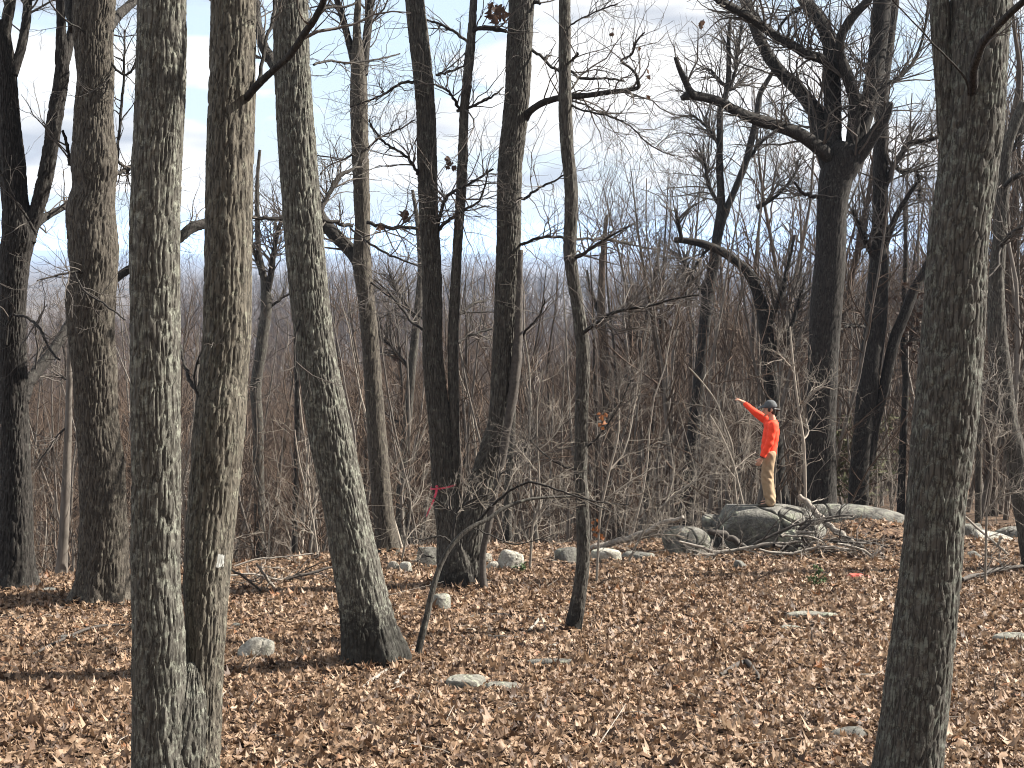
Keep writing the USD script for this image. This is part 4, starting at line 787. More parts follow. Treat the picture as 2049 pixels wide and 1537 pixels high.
for k, (lab, D, tr, lb) in enumerate([
    ('pale many-branched sapling between the person and the great spreading oak', 27.0, [(1612, 1010, 6), (1609, 896, 6), (1598, 818, 5), (1588, 739, 5), (1581, 654, 3)], [L((1600, 830, 4), (1622, 790, 4), (1650, 775, 3), (1668, 780, 2)), L((1590, 750, 3), (1570, 720, 3), (1545, 700, 2)), L((1606, 880, 4), (1618, 860, 3), (1612, 838, 3))]),
    ('pale sapling leaning left just behind the person', 26.4, [(1476, 1030, 5), (1469, 960, 5), (1466, 900, 5), (1450, 850, 4), (1434, 807, 4), (1405, 765, 3), (1378, 735, 2)], [L((1468, 920, 4), (1488, 900, 4), (1500, 860, 3), (1498, 838, 2)), L((1466, 900, 4), (1440, 880, 3), (1415, 868, 2)), L((1455, 860, 3), (1500, 840, 3), (1520, 850, 2))]),
    ('pale sapling with crossing twigs left of the person', 26.0, [(1490, 1020, 4), (1478, 970, 4), (1468, 930, 4), (1448, 880, 3), (1420, 830, 3)], [L((1478, 968, 3), (1458, 940, 3), (1430, 915, 2)), L((1470, 940, 3), (1490, 920, 2), (1512, 905, 2))]),
    ('pale sapling standing left of the thin wavy oak', 22.0, [(1062, 1110, 5), (1066, 1050, 5), (1080, 1005, 5), (1078, 940, 4), (1074, 850, 3), (1085, 740, 2)], [L((1066, 1050, 4), (1090, 1010, 4), (1130, 980, 3)), L((1078, 950, 3), (1052, 915, 3), (1030, 890, 2)), L((1077, 900, 3), (1110, 870, 2), (1130, 830, 2))]),
    ('pale forked sapling right of the thin wavy oak', 20.5, [(1196, 1120, 5), (1200, 1040, 5), (1215, 960, 5), (1238, 850, 4), (1238, 780, 3), (1275, 755, 2)], [L((1220, 940, 4), (1250, 900, 3), (1268, 820, 3), (1278, 760, 2)), L((1205, 1020, 3), (1180, 990, 3), (1160, 940, 2)), L((1212, 1000, 3), (1260, 965, 3), (1310, 935, 2))]),
    ('pale sapling bending right before the ledge', 23.0, [(1262, 1115, 5), (1290, 1060, 5), (1330, 1010, 4), (1380, 970, 3), (1420, 950, 2)], [L((1290, 1060, 3), (1300, 1010, 3), (1290, 960, 2)), L((1330, 1010, 3), (1345, 970, 2), (1350, 930, 2)), L((1280, 1080, 3), (1320, 1070, 3), (1370, 1075, 2))]),
    ('pale sapling between the forked oak and the slim straight oak', 23.0, [(640, 1150, 4), (632, 1080, 4), (620, 1010, 3), (598, 920, 3), (590, 860, 2)], [L((632, 1080, 3), (610, 1050, 2), (585, 1040, 2)), L((622, 1020, 3), (640, 980, 2), (650, 930, 2))]),
    ('pale sapling between the two stems on the left and the far oaks', 19.5, [(372, 1170, 4), (372, 1080, 4), (366, 980, 3), (384, 880, 3), (392, 800, 2)], [L((370, 1060, 3), (380, 1000, 2), (392, 960, 2)), L((368, 1000, 3), (362, 940, 2), (366, 900, 2))]),
    ('pale sapling right of the thick right trunk', 20.0, [(1972, 1130, 5), (1974, 1040, 5), (1985, 950, 4), (1980, 880, 4), (1966, 820, 3), (1990, 740, 2)], [L((1975, 1030, 4), (2010, 990, 3), (2035, 985, 2)), L((1983, 930, 3), (2005, 900, 3), (2020, 860, 2)), L((1978, 870, 3), (1995, 830, 3), (2003, 790, 2))]),
    ('pale sapling arching over the stones left of the V-shaped oak', 22.5, [(800, 1140, 4), (812, 1080, 4), (822, 1010, 3), (808, 940, 3), (790, 880, 2)], [L((812, 1080, 3), (840, 1050, 2), (862, 1040, 2)), L((820, 1020, 3), (845, 980, 2), (850, 930, 2))]),
    ]):
    tree('sapling', lab, 'twig_pale', D, [tr], lb, twigs=(34, 1.0), step=0.02, depth=0.0, flare=0.1, seed=70 + k, up=0, crown=0, twig_mat=PALE, cat='sapling', side=(0.2, 12, 1.3))

# ------------------------------------------------------------------ leaves
def leaf_shape(seed, maple=False):
    """a dry lobed leaf of length 1, curled; (vertices, faces)"""
    rng = np.random.default_rng(seed)
    n = 10; t = np.linspace(0, 1, n)
    lob = 1 + 0.38 * np.cos(t * 2 * np.pi * 3.2 + rng.uniform(-0.4, 0.4))
    w = (0.52 if maple else 0.34) * np.sin(np.pi * np.clip(t, 0.02, 0.98)) ** 0.8 * lob
    w[0] = 0.02; w[-1] = 0.015
    jl, jr = 1 + 0.2 * rng.normal(size=n), 1 + 0.2 * rng.normal(size=n)
    y = t - 0.5
    c1, c2, tw = rng.uniform(0.4, 2.2) * rng.choice([-1, 1]), rng.uniform(-0.6, 0.6), rng.uniform(-0.6, 0.6)
    rows = []
    for k in range(n):
        r = []
        for sx, q in ((-1, jl[k]), (-0.5, 1), (0, 0), (0.5, 1), (1, jr[k])):
            x = sx * w[k] * (q if abs(sx) == 1 else 1)
            z = c1 * x * x + c2 * y[k] ** 2 + tw * x * y[k] + 0.05 * rng.normal() * (abs(sx) == 1)
            r.append((x, y[k], z))
        rows.append(r)
    V = np.array(rows).reshape(-1, 3)
    i, j = np.meshgrid(np.arange(n - 1), np.arange(4), indexing='ij'); q = i * 5 + j
    f = np.concatenate([np.stack([q, q + 1, q + 6], -1).reshape(-1, 3), np.stack([q, q + 6, q + 5], -1).reshape(-1, 3)])
    return V, f
LEAVES = [leaf_shape(100 + k, k % 4 == 3) for k in range(12)]
rng = np.random.default_rng(77)
def rand_leaves(nl, y0, y1, margin=1.0):
    y = np.sqrt(rng.uniform(y0 ** 2, y1 ** 2, nl)); x = rng.uniform(-1, 1, nl) * (0.352 * y + margin)
    return x, y
parts_xy = [rand_leaves(n, a, b) for n, a, b in ((18000, 8, 11), (50000, 11, 16), (50000, 16, 22), (40000, 22, 31))]
lx, ly = np.concatenate([p[0] for p in parts_xy]), np.concatenate([p[1] for p in parts_xy])
keep = ly < rim(lx) + 2.0
lx, ly = lx[keep], ly[keep]
# drifts: leaves gather, thin out on worn spots
dens = meshkit.fbm(np.stack([lx * 0.8, ly * 0.8, lx * 0], -1), 3, 31)
keep = rng.random(len(lx)) < 0.45 + 0.9 * dens
lx, ly, dens = lx[keep], ly[keep], dens[keep]
keep = np.ones(len(lx), bool)
for rx, ry, ra, rb in ROCKS:
    keep &= (((lx - rx) / ra) ** 2 + ((ly - ry) / rb) ** 2 > 0.75) | (rng.random(len(lx)) < 0.10)
lx, ly, dens = lx[keep], ly[keep], dens[keep]
N = len(lx)
lz = ground(lx, ly) + rng.uniform(0.0, 0.035, N) + 0.02 * dens + 0.008
for bx, by_, br in BANKS:
    dd_ = np.hypot(lx - bx, ly - by_) - br
    lz = lz + 0.075 * np.exp(-np.maximum(dd_, 0) / 0.14) * rng.random(N)
yaw, tilt, ta = rng.uniform(0, 2 * np.pi, N), np.abs(rng.normal(0, 0.46, N)).clip(0, 1.35), rng.uniform(0, 2 * np.pi, N)
flip = rng.random(N) < 0.4
size = rng.uniform(0.055, 0.108, N) * (1 + 0.25 * (rng.random(N) < 0.12))
kind = rng.integers(0, len(LEAVES), N)
def quat(axis, a):
    return np.concatenate([np.cos(a / 2)[:, None], axis * np.sin(a / 2)[:, None]], 1)
def qmul(a, b):
    w, x, y, z = a.T; W_, X_, Y_, Z_ = b.T
    return np.stack([w*W_ - x*X_ - y*Y_ - z*Z_, w*X_ + x*W_ + y*Z_ - z*Y_, w*Y_ - x*Z_ + y*W_ + z*X_, w*Z_ + x*Y_ - y*X_ + z*W_], 1)
one = np.ones(N); zero = np.zeros(N)
Q = qmul(quat(np.stack([np.cos(ta), np.sin(ta), zero], 1), tilt), quat(np.stack([zero, zero, one], 1), yaw))
Q = np.where(flip[:, None], qmul(Q, quat(np.stack([one, zero, zero], 1), np.full(N, np.pi))), Q)
# the three hundred that show largest are leaves of their own
px, py = pix(np.stack([lx, ly, lz], 1))
inview = (px > 10) & (px < 2040) & (py > 20) & (py < 1527)
score = np.where(inview, size / ly * (1 + 4 * (lz - ground(lx, ly))), 0)
big = np.argsort(-score)[:300]
def qrot(q, v):
    w, u_ = q[0], q[1:]
    return v + 2 * np.cross(u_, np.cross(u_, v) + w * v)
for b in big:
    v, f = LEAVES[kind[b]]
    part('fallen_leaf', (qrot(Q[b], v * size[b]) + [lx[b], ly[b], lz[b] + 0.012], f), M['leaf'], floor, smooth=True)
rest = np.ones(N, bool); rest[big] = False
def instancer(path, protos, idx, pos, quats, scales):
    pi = UsdGeom.PointInstancer.Define(stage, path)
    rel = pi.CreatePrototypesRel()
    for p in protos: rel.AddTarget(p)
    pi.CreateProtoIndicesAttr(Vt.IntArray.FromNumpy(idx.astype(np.int32)))
    pi.CreatePositionsAttr(Vt.Vec3fArray.FromNumpy(pos.astype(np.float32)))
    pi.CreateOrientationsAttr(Vt.QuathArray([Gf.Quath(float(a), float(b), float(c), float(d)) for a, b, c, d in quats]))
    pi.CreateScalesAttr(Vt.Vec3fArray.FromNumpy(np.repeat(scales[:, None], 3, 1).astype(np.float32) if scales.ndim == 1 else scales.astype(np.float32)))
    return pi
lit = UsdGeom.PointInstancer.Define(stage, '/World/forest_floor/leaf_litter')
protos = []
for k, (v, f) in enumerate(LEAVES):
    pth = f'/World/forest_floor/leaf_litter/dry_leaf_{k:03d}'
    usdkit.mesh(stage, pth, (v, f), M['leaf'], smooth=True); protos.append(pth)
instancer('/World/forest_floor/leaf_litter', protos, kind[rest], np.stack([lx, ly, lz], 1)[rest], Q[rest], size[rest])
lit.GetPrim().SetCustomDataByKey('kind', 'stuff')

def leaf_cluster(o, pts, D, seed, mat='hanging_leaf', size=0.13, name='dead_leaves'):
    """withered leaves hanging from a twig of the tree o; pts (px, py)"""
    rng = np.random.default_rng(seed); ms = []
    for a, b in pts:
        v, f = LEAVES[rng.integers(len(LEAVES))]
        R_ = trimesh.transformations.euler_matrix(rng.normal(0, 0.5) + math.pi / 2, rng.normal(0, 0.45), rng.uniform(0, 6.28), 'rxyz')[:3, :3]
        ms.append(((v * size * rng.uniform(0.75, 1.15)) @ R_.T + W(a, b, D + rng.normal(0, 0.08)), f))
    part(name, join(ms), M[mat], o, smooth=True)
def blob(cx, cy, sx, sy, n, seed):
    r = np.random.default_rng(seed); return [(cx + r.normal(0, sx), cy + r.normal(0, sy)) for _ in range(n)]
by = {k: v[0] for k, v in TREES.items()}
def find(text): return next(v for k, v in by.items() if text in k)
leaf_cluster(t78, [(983, 14), (990, 20), (996, 28), (1003, 34), (1008, 38), (987, 34), (980, 30), (992, 40), (1000, 18), (1012, 30)], 19.6, 1, size=0.15)
leaf_cluster(t78, blob(898, 331, 6, 5, 7, 2), 20.1, 2, size=0.09)
leaf_cluster(t78, [(1225, 58), (1226, 66), (1224, 70)], 18.3, 3, size=0.065)
leaf_cluster(t78, [(1297, 143), (1298, 154), (1279, 98), (1297, 195)], 18.2, 4, size=0.065)
leaf_cluster(find('thin wavy young oak'), [(1198, 828), (1204, 836), (1209, 846), (1212, 830), (1200, 850), (1206, 858)], 16.0, 5, 'orange_leaf', 0.065)
leaf_cluster(find('pale forked sapling right'), blob(1194, 1055, 9, 12, 12, 6), 20.6, 6, 'orange_leaf', 0.075)
leaf_cluster(find('slim straight oak'), [(760, 452), (757, 458), (764, 456), (838, 458), (840, 452)], 23.0, 7, 'hanging_leaf', 0.085)
leaf_cluster(find('slim dark trunk in the gap'), blob(1822, 640, 18, 34, 60, 8), 33.5, 8, 'hanging_leaf', 0.14)
leaf_cluster(find('dark two-stemmed tree left'), [(1404, 46), (1402, 52)], 37, 9, size=0.2)
leaf_cluster(find('crooked grey tree'), [(812, 425), (810, 432), (814, 440), (792, 718), (788, 712)], 30, 10, size=0.18)

# bits of broken twig all over the leaves, and thin leafless seedlings
rt = np.random.default_rng(55); nt = 900
tx, ty = rand_leaves(nt, 9, 27, 0.5); k_ = ty < rim(tx); tx, ty = tx[k_], ty[k_]; nt = len(tx)
ln = rt.uniform(0.08, 0.45, nt) * (1 + (rt.random(nt) < 0.1)); az_ = rt.uniform(0, 2 * np.pi, nt); tl = rt.normal(0.05, 0.16, nt)
dv = np.stack([np.cos(az_) * np.cos(tl), np.sin(az_) * np.cos(tl), np.sin(tl)], 1); p0 = np.stack([tx, ty, ground(tx, ty) + 0.035], 1)
TP = np.stack([p0 + dv * (ln * q)[:, None] + (rt.normal(0, 0.012, (nt, 3)) if 0 < q < 1 else 0) for q in (0, 0.33, 0.66, 1.0)], 1)
TR = rt.uniform(0.002, 0.006, nt)[:, None] * np.array([1, 0.9, 0.75, 0.5])[None]
part('fallen_twigs', tubes(TP, TR, 4), M['dead_wood'], floor, kind='stuff')
for k_, (sx, sy, st) in enumerate([(1626, 1290, 50), (1310, 1296, 52), (1480, 1450, 60), (1182, 1330, 40), (512, 1440, 62), (1030, 1210, 36), (1990, 1420, 80), (610, 1330, 46), (1400, 1190, 34), (770, 1160, 50)]):
    b0 = hit(sx, sy); hh_ = st * b0[1] / F; rs_ = np.random.default_rng(600 + k_)
    o = thing('seedling', 'thin leafless seedling poking up out of the dry leaves', 'seedling', b0, 'leafless seedlings among the leaves')
    pts_ = np.array([b0 - [0, 0, 0.03]] + [b0 + [rs_.normal(0, 0.03), rs_.normal(0, 0.03), hh_ * q] for q in (0.35, 0.7, 1.0)])
    P_, R_2 = resample(pts_, np.array([0.005, 0.0045, 0.0035, 0.002]), 9)
    c1 = spawn(P_[None], R_2[None], 5, 0.22, rs_, 0.3, 1, (30, 65), 0.2, 0.6, 0.2, 5, 0.0018)
    part('stem', tubes(P_[None], R_2[None], 5), M['twig'], o); part('twigs', tubes(*c1, 4), M['twig'], o)

# ------------------------------------------------------------------ small green things, the red scrap, a far house
def sprig(px, py, hpx, label, n, mat, seed, D=None, cat='plant', name='evergreen_sprig', dense=14, needle=0.10):
    rng = np.random.default_rng(seed)
    p = hit(px, py) if D is None else W(px, py, D); D = p[1]; h = hpx * D / F
    o = thing(name, label, cat, p)
    a = np.stack([p, p + [0, 0, h]])[None]
    a, b = resample(a[0], np.array([0.008, 0.003]), 8); a, b = a[None], b[None]
    c1 = spawn(a, b, n, h * 0.9, rng, 0.0, 1, (40, 85), 0.2, 0.6, 0.2, 6, 0.003)
    part('stem', join([tubes(a, b, 5), tubes(*c1, 4)]), M['dead_dark'], o)
    nn = n * dense; par = rng.integers(0, n, nn); kk = rng.integers(1, 6, nn)
    base = c1[0][par, kk]; d = unit(rng.normal(size=(nn, 3)) + [0, 0, 0.3]); s = unit(np.cross(d, rng.normal(size=(nn, 3)))) * needle * 0.13
    V = np.stack([base + s, base - s, base + d * needle * 0.6 - s * 1.2, base + d * needle, base + d * needle * 0.6 + s * 1.2], 1).reshape(-1, 3)
    k = np.arange(nn)[:, None] * 5
    f = np.concatenate([k + [0, 1, 2], k + [0, 2, 4], k + [4, 2, 3]])
    part('foliage', (V, f), M[mat], o)
sprig(1632, 1180, 44, 'small green evergreen seedling in the leaves below the brush heap', 14, 'green', 1, needle=0.05)
sprig(1046, 1152, 24, 'tiny green plant right of the egg-shaped boulder', 9, 'green', 2, needle=0.045)
sprig(1690, 1010, 130, 'olive-green bush behind the gap right of the great spreading oak', 60, 'olive', 3, D=40, dense=6, name='evergreen_bush', cat='bush', needle=0.22)
sprig(1755, 1010, 160, 'olive-green bush right of the tree with the leaning second stem', 60, 'olive', 4, D=42, dense=6, name='evergreen_bush', cat='bush', needle=0.22)
p = hit(1717, 1160)
o = thing('red_scrap', 'crumpled red scrap lying on the leaves left of the thick right trunk', 'litter', p)
g = trimesh.creation.icosphere(3); v = np.array(g.vertices) * [0.15, 0.10, 0.055]; v = v * (1 + 0.9 * (meshkit.fbm(v * 22, 3, 4) - 0.45))[:, None]; v[:, 2] = np.maximum(v[:, 2], -0.02)
part('crumpled_sheet', trimesh.Trimesh(v + p + [0, 0, 0.03], g.faces, process=False), M['red_scrap'], o, smooth=25)
hx = W(58, 569, 2100.0); gx = float(ground(hx[0], hx[1]))
o = thing('white_house', 'tiny white house far away in the valley at the left', 'house', (hx[0], hx[1], gx))
b = trimesh.creation.box([4.6, 7, 5]); b.apply_translation([hx[0], hx[1], hx[2]]); b2 = b
part('wall', b, M['white_wall'], o)
r_ = trimesh.Trimesh(np.array([[-2.6, -3.8, 0], [2.6, -3.8, 0], [2.6, 3.8, 0], [-2.6, 3.8, 0], [0, -3.8, 1.6], [0, 3.8, 1.6]]) + [hx[0], hx[1], hx[2] + 2.5], [[0, 1, 4], [1, 2, 5], [1, 5, 4], [2, 3, 5], [3, 0, 4], [3, 4, 5], [0, 2, 1], [0, 3, 2]])
part('roof', r_, M['roof'], o)

# ------------------------------------------------------------------ the woods below the edge
def bare_tree(h, r, seed, limbs=16, l2=5, l3=4, fork=False, rt=0.004, sides=(8, 5, 3)):
    rng = np.random.default_rng(seed)
    K = 12; P = np.zeros((K, 3)); d = np.array([0, 0, 1.0]); d[:2] = rng.normal(0, 0.05, 2)
    for k in range(1, K):
        d = unit(d + rng.normal(0, 0.06, 3) * [1, 1, 0.2] + [0, 0, 0.06]); P[k] = P[k - 1] + d * h / (K - 1)
    R = r * (1 - 0.9 * np.linspace(0, 1, K) ** 1.2); R[0] *= 1.25
    a, b = P[None], R[None]
    T = tubes(a, b, sides[0]); 
    c1 = spawn(a, b, limbs, 0.34 * h, rng, 0.30, 1.0, (22, 60), 0.28, 0.55, 0.16, 9, rt * 2)
    c2 = spawn(*c1, limbs * l2, 0.15 * h, rng, 0.12, 1, (25, 60), 0.2, 0.6, 0.2, 6, rt * 1.4)
    c3 = spawn(*c2, limbs * l2 * l3, 0.07 * h, rng, 0.15, 1, (25, 60), 0.15, 0.65, 0.2, 4, rt)
    return T, join([tubes(*c1, sides[1]), tubes(*c2, 4), tubes(*c3, sides[2])])
def sapling(h, r, seed, n1=20, n2=4):
    rng = np.random.default_rng(seed)
    K = 9; P = np.zeros((K, 3)); d = unit(np.array([*rng.normal(0, 0.16, 2), 1.0]))
    for k in range(1, K):
        d = unit(d + rng.normal(0, 0.10, 3) + [0, 0, 0.05]); P[k] = P[k - 1] + d * h / (K - 1)
    R = r * (1 - 0.8 * np.linspace(0, 1, K))
    a, b = P[None], R[None]
    c1 = spawn(a, b, n1, 0.34 * h, rng, 0.12, 1.0, (30, 80), 0.22, 0.5, 0.2, 7, 0.004)
    c2 = spawn(*c1, n1 * n2, 0.14 * h, rng, 0.15, 1, (25, 65), 0.15, 0.6, 0.2, 5, 0.003)
    return tubes(a, b, 6), join([tubes(*c1, 4), tubes(*c2, 3)])
KINDS = []
def kind_of(path, made, bark, tw):
    c = stage.CreateClassPrim(path); 
    for nm, msh, mt in (('trunk', made[0], bark), ('crown', made[1], tw)):
        usdkit.mesh(stage, f'{path}/{nm}', msh, M[mt], smooth=True if nm == 'trunk' else False)
    return path
woods_kinds = [kind_of(f'/World/woods_tree_kind_{k}', bare_tree(h, r, 200 + k, lm), bk, 'twig_far') for k, (h, r, lm, bk) in enumerate([(17, 0.17, 17, 'bark_far'), (15, 0.13, 15, 'bark_shade'), (18, 0.21, 20, 'bark_far'), (13, 0.10, 14, 'bark_pale'), (16, 0.15, 18, 'bark_shade'), (14, 0.12, 13, 'bark_far'), (12, 0.08, 14, 'bark_pale'), (17, 0.16, 22, 'bark_far')])]
sap_kinds = [kind_of(f'/World/sapling_kind_{k}', sapling(h, r, 300 + k, n), bk, tw) for k, (h, r, n, bk, tw) in enumerate([(8.5, 0.050, 16, 'bark_pale', 'twig_far'), (4.2, 0.022, 22, 'twig_far', 'twig_far'), (9.5, 0.060, 18, 'bark_pale', 'twig_far'), (3.0, 0.016, 20, 'twig_pale', 'twig_pale'), (6.2, 0.036, 24, 'twig_pale', 'twig_far'), (2.2, 0.014, 22, 'twig_pale', 'twig_pale')])]
def copy(name, ref, label, cat, group, loc, rz, s, lean):
    x = UsdGeom.Xform.Define(stage, numbered('/World/' + name)); o = x.GetPrim()
    o.GetReferences().AddInternalReference(ref); o.SetInstanceable(True)
    x.AddTranslateOp().Set(tuple(map(float, loc))); x.AddRotateXYZOp().Set((float(lean[0]), float(lean[1]), float(rz))); x.AddScaleOp().Set((float(s), float(s), float(s)))
    for k, v in (('label', label), ('category', cat), ('group', group)): o.SetCustomDataByKey(k, v)
rng = np.random.default_rng(901)
def scatter(n, y0, y1, gap, margin=1.5, beyond=1.0):
    out = []
    tries = 0
    while len(out) < n and tries < n * 60:
        tries += 1
        y = math.sqrt(rng.uniform(y0 ** 2, y1 ** 2)); x = rng.uniform(-1, 1) * (0.36 * y + margin)
        if y < float(rim(np.array(x))) + beyond: continue
        if any((x - a) ** 2 + (y - b) ** 2 < gap ** 2 for a, b in out): continue
        out.append((x, y))
    return out
def keepout(x, y, pad=0.6):
    """not in the person's line of sight right in front"""
    a, _ = pix(np.array([x, y, 0.0])); return y < 24.5 and 1440 < a < 1600
SAP_H = [8.5, 4.2, 9.5, 3.0, 6.2, 2.2]
HEIGHTS = [17, 15, 18, 13, 16, 14, 12, 17]
def top_limit(x, y):
    """how high the crowns stand: low on the steep open side, high where the ridge goes on at the right"""
    a, _ = pix(np.array([x, y, 0.0]))
    lim = np.interp(a, [0, 250, 340, 700, 1150, 1300, 1480, 1700, 2050], [660, 640, 570, 548, 525, 400, 230, 60, 0])
    return CAMZ - (lim + rng.normal(0, 22) - HOR) / F * y
GAPS = [(0, 'left of the broad knotty oak'), (262, 'between the broad knotty oak and the two front stems'), (500, 'between the two front stems and the leaning oak'), (690, 'between the leaning oak and the V-shaped oak'),
        (1040, 'between the V-shaped oak and the thin wavy oak'), (1170, 'between the thin wavy oak and the person'), (1540, 'between the person and the thick right trunk'), (1830, 'right of the thick right trunk')]
def gap_of(x, y):
    a, _ = pix(np.array([x, y, 0.0])); return [g for t, g in GAPS if a >= t or t == 0][-1]
def place_woods(n, y0, y1, gap):
    done = 0
    for x, y in scatter(n * 3, y0, y1, gap, beyond=4.0):
        if done >= n: return
        k = int(rng.integers(len(woods_kinds))); z = float(ground(x, y)) - 0.2
        s = min(rng.uniform(0.75, 1.08), (top_limit(x, y) - z) / HEIGHTS[k])
        if s < 0.42: continue
        done += 1
        copy('woods_tree', woods_kinds[k], 'bare tree in the crowded woods ' + gap_of(x, y), 'tree', 'woods ' + gap_of(x, y), (x, y, z), rng.uniform(0, 360), s, rng.normal(0, 2.5, 2))
place_woods(288, 29, 120, 1.2)
for x, y in scatter(290, 23.5, 62, 0.5, beyond=0.8):
    if keepout(x, y): continue
    k = int(rng.integers(len(sap_kinds)))
    copy('brush_sapling', sap_kinds[k], 'thin bare sapling in the brush ' + gap_of(x, y), 'sapling', 'brush ' + gap_of(x, y), (x, y, float(ground(x, y)) - 0.1), rng.uniform(0, 360), max(min(rng.uniform(0.7, 1.15), (top_limit(x, y) - float(ground(x, y))) / SAP_H[k]), 0.3), rng.normal(0, 6, 2))
# everything farther, past counting
far_protos = []
wd = UsdGeom.PointInstancer.Define(stage, '/World/distant_woods')
for k in range(5):
    made = bare_tree(15.5, 0.15, 400 + k, 15, 4, 3, rt=0.012, sides=(5, 3, 3))
    pth = f'/World/distant_woods/far_tree_{k:03d}'
    c = UsdGeom.Xform.Define(stage, pth)
    usdkit.mesh(stage, pth + '/trunk', made[0], M['bark_far'], smooth=True); usdkit.mesh(stage, pth + '/crown', made[1], M['twig_far'])
    far_protos.append(pth)
for k, ref in enumerate(sap_kinds[:4]):
    pth = f'/World/distant_woods/far_sapling_{k:03d}'
    x = UsdGeom.Xform.Define(stage, pth); x.GetPrim().GetReferences().AddInternalReference(ref); far_protos.append(pth)
pos, idx, sc = [], [], []
def add_far(n, y0, y1, lo, hi, smin, smax, margin=4):
    y = np.sqrt(rng.uniform(y0 ** 2, y1 ** 2, n)); x = rng.uniform(-1, 1, n) * (0.36 * y + margin)
    k = y > rim(x) + 1.2
    x, y = x[k], y[k]
    z = ground(x, y) - 0.3; s = rng.uniform(smin, smax, len(x))
    hh = np.array([15.5] * 5 + SAP_H[:4]); kk = rng.integers(lo, hi, len(x))
    s = np.minimum(s, [max((top_limit(p, q) - r) / hh[k_], 0.3) for p, q, r, k_ in zip(x, y, z, kk)])
    pos.append(np.stack([x, y, z], 1)); idx.append(kk); sc.append(s)
add_far(900, 24, 75, 5, 9, 0.5, 1.2)
add_far(1500, 100, 260, 0, 5, 0.7, 1.1)
add_far(2600, 260, 700, 0, 5, 0.8, 1.15)
add_far(4000, 700, 1900, 0, 5, 0.9, 1.3)
pos, idx, sc = np.vstack(pos), np.concatenate(idx), np.concatenate(sc)
ang = rng.uniform(0, 2 * np.pi, len(pos))
instancer('/World/distant_woods', far_protos, idx, pos, np.stack([np.cos(ang / 2), 0 * ang, 0 * ang, np.sin(ang / 2)], 1), sc)
for k, v in (('kind', 'stuff'), ('label', 'grey-brown bare woods and brush filling the slope and the valley'), ('category', 'woods')): wd.GetPrim().SetCustomDataByKey(k, v)

# ------------------------------------------------------------------ the person
def capsule_body(bones, res, smooth=10):
    """bones: list of ((p, r), (q, s)): one continuous surface"""
    body = manifold3d.Manifold()
    def ball(p, r):
        r = np.broadcast_to(r, 3); return manifold3d.Manifold.sphere(1.0, 24).scale([float(t) for t in r]).translate([float(t) for t in p])
    for chain in bones:
        hulls = [manifold3d.Manifold.batch_hull([ball(*a), ball(*b)]) for a, b in zip(chain[:-1], chain[1:])] or [ball(*chain[0])]
        for h in hulls: body = body + h
    body = body.refine_to_length(res)
    v, f, _ = meshkit.arrays(body)
    m = trimesh.Trimesh(v, f, process=True)
    trimesh.smoothing.filter_taubin(m, 0.5, 0.53, smooth)
    return m
PD = 24.9
foot = W(1532, 1007, PD)
_, hump = ledge[2]
hv = np.array(hump.vertices); near_ = np.hypot(hv[:, 0] - foot[0], hv[:, 1] - foot[1]) < 0.16
stand = float(hv[near_][:, 2].max()) if near_.any() else foot[2]
base = np.array([foot[0], foot[1], stand - 0.01])
S = 1.0
def B(x, y, z): return np.array([x, y, z]) * S
person = thing('person', 'person in orange top, tan trousers and grey cap standing on the ledge, pointing left', 'person', base)
def pp(name, m, mat, smooth=True, label=None):
    m = m.copy() if hasattr(m, 'copy') else m
    m.apply_translation(base); return part(name, m, M[mat], person, smooth=smooth, label=label)
SL, EL, WL = B(.065, -.20, 1.38), B(-.005, -.245, 1.10), B(-.115, -.25, .86)
SR, ER, WR = B(.045, .17, 1.41), B(-.17, .27, 1.555), B(-.325, .40, 1.70)
HL, KL, AL = B(.035, -.095, .90), B(.00, -.11, .48), B(.06, -.115, .09)
HR, KR, AR = B(.045, .085, .90), B(.03, .10, .48), B(.10, .105, .09)
NK, HD = B(.085, 0, 1.475), B(.035, 0, 1.635)
body = capsule_body([
    [(HD + [0.01, 0, 0.02], (.095, .075, .105)), (HD + [-0.035, 0, -0.055], (.055, .052, .055))],          # skull, jaw
    [(HD + [-0.085, 0, -0.015], .012), (HD + [-0.108, 0, -0.035], .015), (HD + [-0.09, 0, -0.047], .012)],   # nose
    [(HD + [-0.078, 0, -0.070], (.014, .026, .010))], [(HD + [-0.07, 0, -0.105], (.024, .024, .018))],       # lips, chin
    [(HD + [0.02, -.078, -0.005], (.018, .010, .030))], [(HD + [0.02, .078, -0.005], (.018, .010, .030))],   # ears
    [(HD + [0.02, 0, -0.06], .054), (NK, .058), (NK + [0.0, 0, -.09], .075)],
    [(B(.075, 0, 1.36), (.10, .17, .09)), (B(.065, 0, 1.20), (.115, .155, .12)), (B(.04, 0, 1.02), (.10, .13, .09)), (B(.04, 0, .92), (.105, .155, .08))],
    [(SL, .062), (EL, .045), (WL, .028)], [(SR, .062), (ER, .045), (WR, .028)],
    [(HL, .088), (KL, .058), (AL, .040)], [(HR, .088), (KR, .058), (AR, .040)],
    [(AL + [0, 0, -.04], .038), (AL + [-.14, 0, -.055], .030)], [(AR + [0, 0, -.04], .038), (AR + [-.14, 0, -.055], .030)],
], 0.016, 6)
